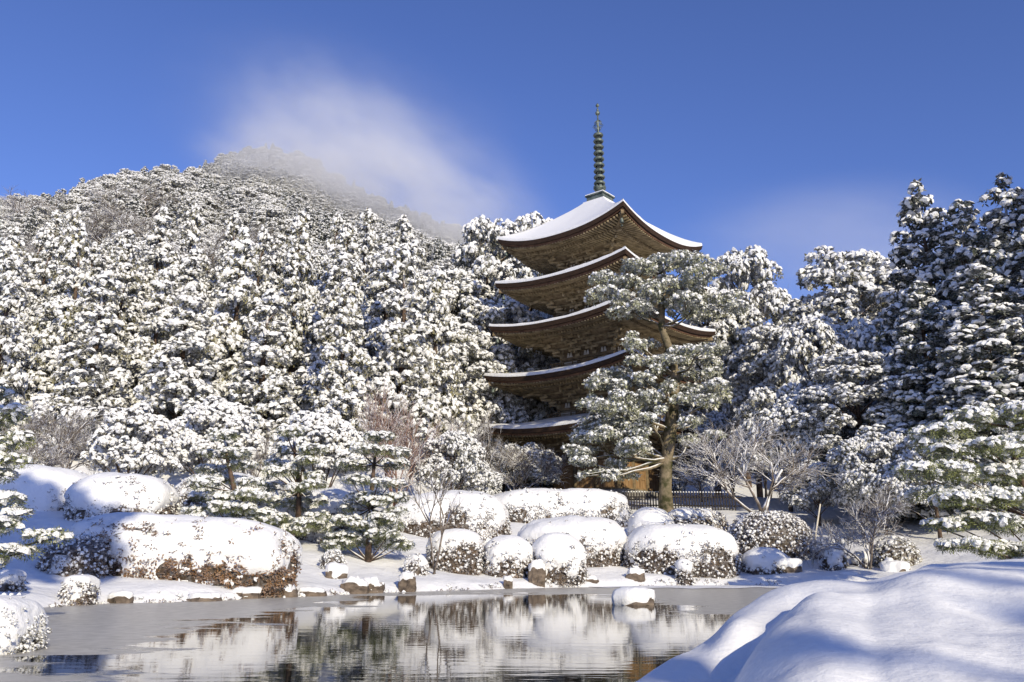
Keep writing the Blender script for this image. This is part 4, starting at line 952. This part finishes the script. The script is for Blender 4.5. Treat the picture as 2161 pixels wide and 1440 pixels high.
# a few bare trees among the evergreens of the hill
src = [o for o in COL.objects if o.type == 'EMPTY' and o.get('category') == 'tree' and o.name.startswith('bare_tree')]
for i, (px, py, Y, h, where) in enumerate([(300, 470, 112, 6.5, 'below the hill summit'), (420, 480, 110, 6, 'right of the hill summit'), (250, 540, 98, 6, 'left of the hill middle'), (560, 520, 96, 6, 'below the misty peak'), (120, 420, 118, 7, 'near the left ridge'), (700, 560, 92, 6, 'above the right end of the forest'), (480, 640, 82, 7, 'in the middle of the forest'), (60, 620, 86, 7, 'at the left edge of the forest')]):
    q = src[(2, 5)[i % 2]]; t = at(px, py, Y); g = gz(t[0], Y); k_ = h / q['_h'] * 1.15
    copy_tree(q, (t[0], Y, g + 1.0), i * 1.7, (k_ * 1.2, k_ * 1.2, k_), 'grey bare tree among the evergreens ' + where, 'bare trees on the hill')
for o in COL.objects:
    if '_h' in o: del o['_h']
# trees on the low slope behind, right of the pagoda
for i, (px, yt, Y, k, w_) in enumerate([(1260, 700, 92, 'broad', 160), (1420, 690, 96, 'cedar', 110), (1640, 690, 90, 'broad', 150), (1560, 720, 84, 'broad', 150), (1700, 640, 84, 'cedar', 120), (1850, 620, 78, 'broad', 170), (1900, 560, 70, 'cedar', 150), (2010, 520, 66, 'cedar', 170), (2120, 500, 62, 'cedar', 180)]):
    spot(['evergreen glimpsed behind the pagoda wall on the low slope', 'pointed tree glimpsed right behind the pagoda', 'round evergreen behind the pale bare tree', 'low evergreen behind the bushy right bank, left of the round-topped tree', 'pointed tree behind the left flank of the round-topped tree',
          'evergreen behind the right flank of the round-topped tree', 'pointed tree between the round-topped tree and the dark cedars', 'pointed tree behind the first gap of the dark cedars', 'pointed tree behind the second gap of the dark cedars'][i], k, i, px, yt, w_, Y, i * 1.3, 'background trees right of the pagoda')
# far wooded mountain: one mass of trees
mx_ = np.linspace(-190, 150, 60); my_ = np.linspace(160, 372, 45)
GX, GY = np.meshgrid(mx_, my_, indexing='ij')
firsts = []
for o in COL.objects:
    if o.name.startswith('crown') and o.parent and o.parent.name.startswith(('evergreen_tree', 'cedar_tree', 'open_evergreen')) and o.data.name not in [f.data.name for f in firsts]: firsts.append(o)
firsts = firsts[:6]
def scatter(forest, dens, s0, s1):
    ng = bpy.data.node_groups.new('forest_scatter', 'GeometryNodeTree')
    ng.interface.new_socket('Geometry', in_out='INPUT', socket_type='NodeSocketGeometry'); ng.interface.new_socket('Geometry', in_out='OUTPUT', socket_type='NodeSocketGeometry')
    gi = ng.nodes.new('NodeGroupInput'); go = ng.nodes.new('NodeGroupOutput'); dp = ng.nodes.new('GeometryNodeDistributePointsOnFaces')
    dp.inputs['Density'].default_value = dens; dp.inputs['Seed'].default_value = 4
    jg = ng.nodes.new('GeometryNodeJoinGeometry'); ng.links.new(gi.outputs[0], dp.inputs['Mesh'])
    rv = ng.nodes.new('FunctionNodeRandomValue'); rv.data_type = 'INT'; rv.inputs['Min'].default_value = 0; rv.inputs['Max'].default_value = len(firsts) - 1; rv.inputs['Seed'].default_value = 9
    for i, o in enumerate(firsts):
        oi = ng.nodes.new('GeometryNodeObjectInfo'); oi.inputs['Object'].default_value = o; oi.inputs['As Instance'].default_value = True; oi.transform_space = 'ORIGINAL'
        cmp = ng.nodes.new('FunctionNodeCompare'); cmp.data_type = 'INT'; cmp.operation = 'EQUAL'; cmp.inputs[3].default_value = i
        ng.links.new(rv.outputs[2], cmp.inputs[2])
        ip = ng.nodes.new('GeometryNodeInstanceOnPoints'); ng.links.new(dp.outputs['Points'], ip.inputs['Points']); ng.links.new(cmp.outputs[0], ip.inputs['Selection']); ng.links.new(oi.outputs['Geometry'], ip.inputs['Instance'])
        rr_ = ng.nodes.new('FunctionNodeRandomValue'); rr_.data_type = 'FLOAT_VECTOR'; rr_.inputs[0].default_value = (0, 0, 0); rr_.inputs[1].default_value = (0, 0, 6.28); rr_.inputs['Seed'].default_value = i
        rs = ng.nodes.new('FunctionNodeRandomValue'); rs.data_type = 'FLOAT_VECTOR'; rs.inputs[0].default_value = (s0, s0, s0 * .72); rs.inputs[1].default_value = (s1, s1, s1 * .72); rs.inputs['Seed'].default_value = 20 + i
        ng.links.new(rr_.outputs[0], ip.inputs['Rotation']); ng.links.new(rs.outputs[0], ip.inputs['Scale']); ng.links.new(ip.outputs[0], jg.inputs[0])
    ng.links.new(gi.outputs[0], jg.inputs[0]); ng.links.new(jg.outputs[0], go.inputs[0])
    md = forest.modifiers.new('scatter', 'NODES'); md.node_group = ng

def patch(name, label, GX, GY, dens, s0, s1):
    o = MB().grid(np.stack([GX, GY, ground_z(GX, GY) - .4], -1)).obj(name, M['gsnow'], smooth=True)
    tag(o, label, 'forest', kind='stuff'); scatter(o, dens, s0, s1)
patch('mountain_forest', 'snow-covered forest on the misty far mountain', GX, GY, .10, .5, .8)
ry = np.linspace(108, 168, 22); ru = np.linspace(-.70, .20, 50); RU, RY = np.meshgrid(ru, ry, indexing='ij')
patch('ridge_forest', 'frosted forest covering the upper slope and ridge of the left hill', RU * RY, RY, .13, .45, .72)
# trees outside the picture whose shadows fall into it
plant('sparse', 0, (10.6, -11.6, .3), 13.5, 4.2, .4, 'loose evergreen outside the picture shading the near snow bank', 'trees outside the picture')
plant('high', 0, (0.6, -8.2, .3), 20.5, 3.8, 1.4, 'tall bare-stemmed evergreen outside the picture shading the left shore', 'trees outside the picture')
for i, (x, y, h) in enumerate([(27.5, 33.5, 20), (32, 32, 25), (37, 31, 27), (31, 26, 19), (40, 35, 28)]):
    plant('cedar', i, (x, y, 3.5), h, 4.2, i * 1.1, 'cedar outside the picture to the right, shading the dark cedars', 'trees outside the picture')
# ------------------------------------------------------------------ mist on the mountain
def mist(label, px, py, Y, rx, ry, rz_, dens, seed, scale=2.2, cut=.45, skew=0):
    m, nt, b = nodemat('mist'); nt.nodes.remove(b); out = nt.nodes['Material Output']
    pv = nd(nt, 'ShaderNodeVolumePrincipled'); pv.inputs['Color'].default_value = (.97, .97, .98, 1); pv.inputs['Anisotropy'].default_value = .0
    tc = nd(nt, 'ShaderNodeTexCoord'); mp = nd(nt, 'ShaderNodeMapping'); mp.inputs['Location'].default_value = (seed, seed * 2, 0); nt.links.new(tc.outputs['Object'], mp.inputs[0])
    n = nd(nt, 'ShaderNodeTexNoise'); n.inputs['Scale'].default_value = scale; n.inputs['Detail'].default_value = 8; n.inputs['Roughness'].default_value = .62; nt.links.new(mp.outputs[0], n.inputs['Vector'])
    ln = nd(nt, 'ShaderNodeVectorMath', operation='LENGTH'); nt.links.new(tc.outputs['Object'], ln.inputs[0])
    fo = nd(nt, 'ShaderNodeMapRange'); fo.interpolation_type = 'SMOOTHSTEP'; fo.inputs[1].default_value = 1.0; fo.inputs[2].default_value = .15; nt.links.new(ln.outputs['Value'], fo.inputs[0])
    pw_ = nd(nt, 'ShaderNodeMath', operation='POWER'); pw_.inputs[1].default_value = 1.4; nt.links.new(fo.outputs[0], pw_.inputs[0])
    r = nd(nt, 'ShaderNodeMapRange'); r.interpolation_type = 'SMOOTHSTEP'; r.inputs[1].default_value = cut - .14; r.inputs[2].default_value = cut + .2; r.inputs[3].default_value = .04; r.inputs[4].default_value = dens; nt.links.new(n.outputs[0], r.inputs[0])
    r.inputs[3].default_value = .06 * dens
    mu = nd(nt, 'ShaderNodeMath', operation='MULTIPLY'); nt.links.new(r.outputs[0], mu.inputs[0]); nt.links.new(pw_.outputs[0], mu.inputs[1])
    nt.links.new(mu.outputs[0], pv.inputs['Density']); nt.links.new(pv.outputs[0], out.inputs['Volume'])
    P, N = shell((1, 1, 1), 2, 1, 0, 1, 24, 14)
    o = MB().grid(P).obj('mist_cloud', m); c = at(px, py, Y); o.location = c; o.scale = (rx, ry, rz_); o.rotation_euler = (0, skew, 0)
    return tag(o, label, 'mist', kind='stuff')
mist('white mist drifting off the far mountain peak and down its right slope', 825, 405, 296, 86, 48, 42, .046, 3.1, 3.0, .46, .48)
mist('thin mist veiling the tip of the far peak', 580, 350, 298, 44, 30, 22, .034, 2.2, 2.2, .42, .2)
mist('ragged plume of mist rising above the far mountain peak', 700, 290, 318, 64, 44, 44, .016, 6.1, 4.0, .50, .5)
mist('faint wide veil of mist around the far mountain peak', 740, 310, 335, 115, 46, 62, .0075, 5.3, 3.0, .45, .4)
mist('thin pale mist in the sky above the right-hand trees', 1790, 520, 360, 110, 40, 42, .013, 7.7, 1.6)
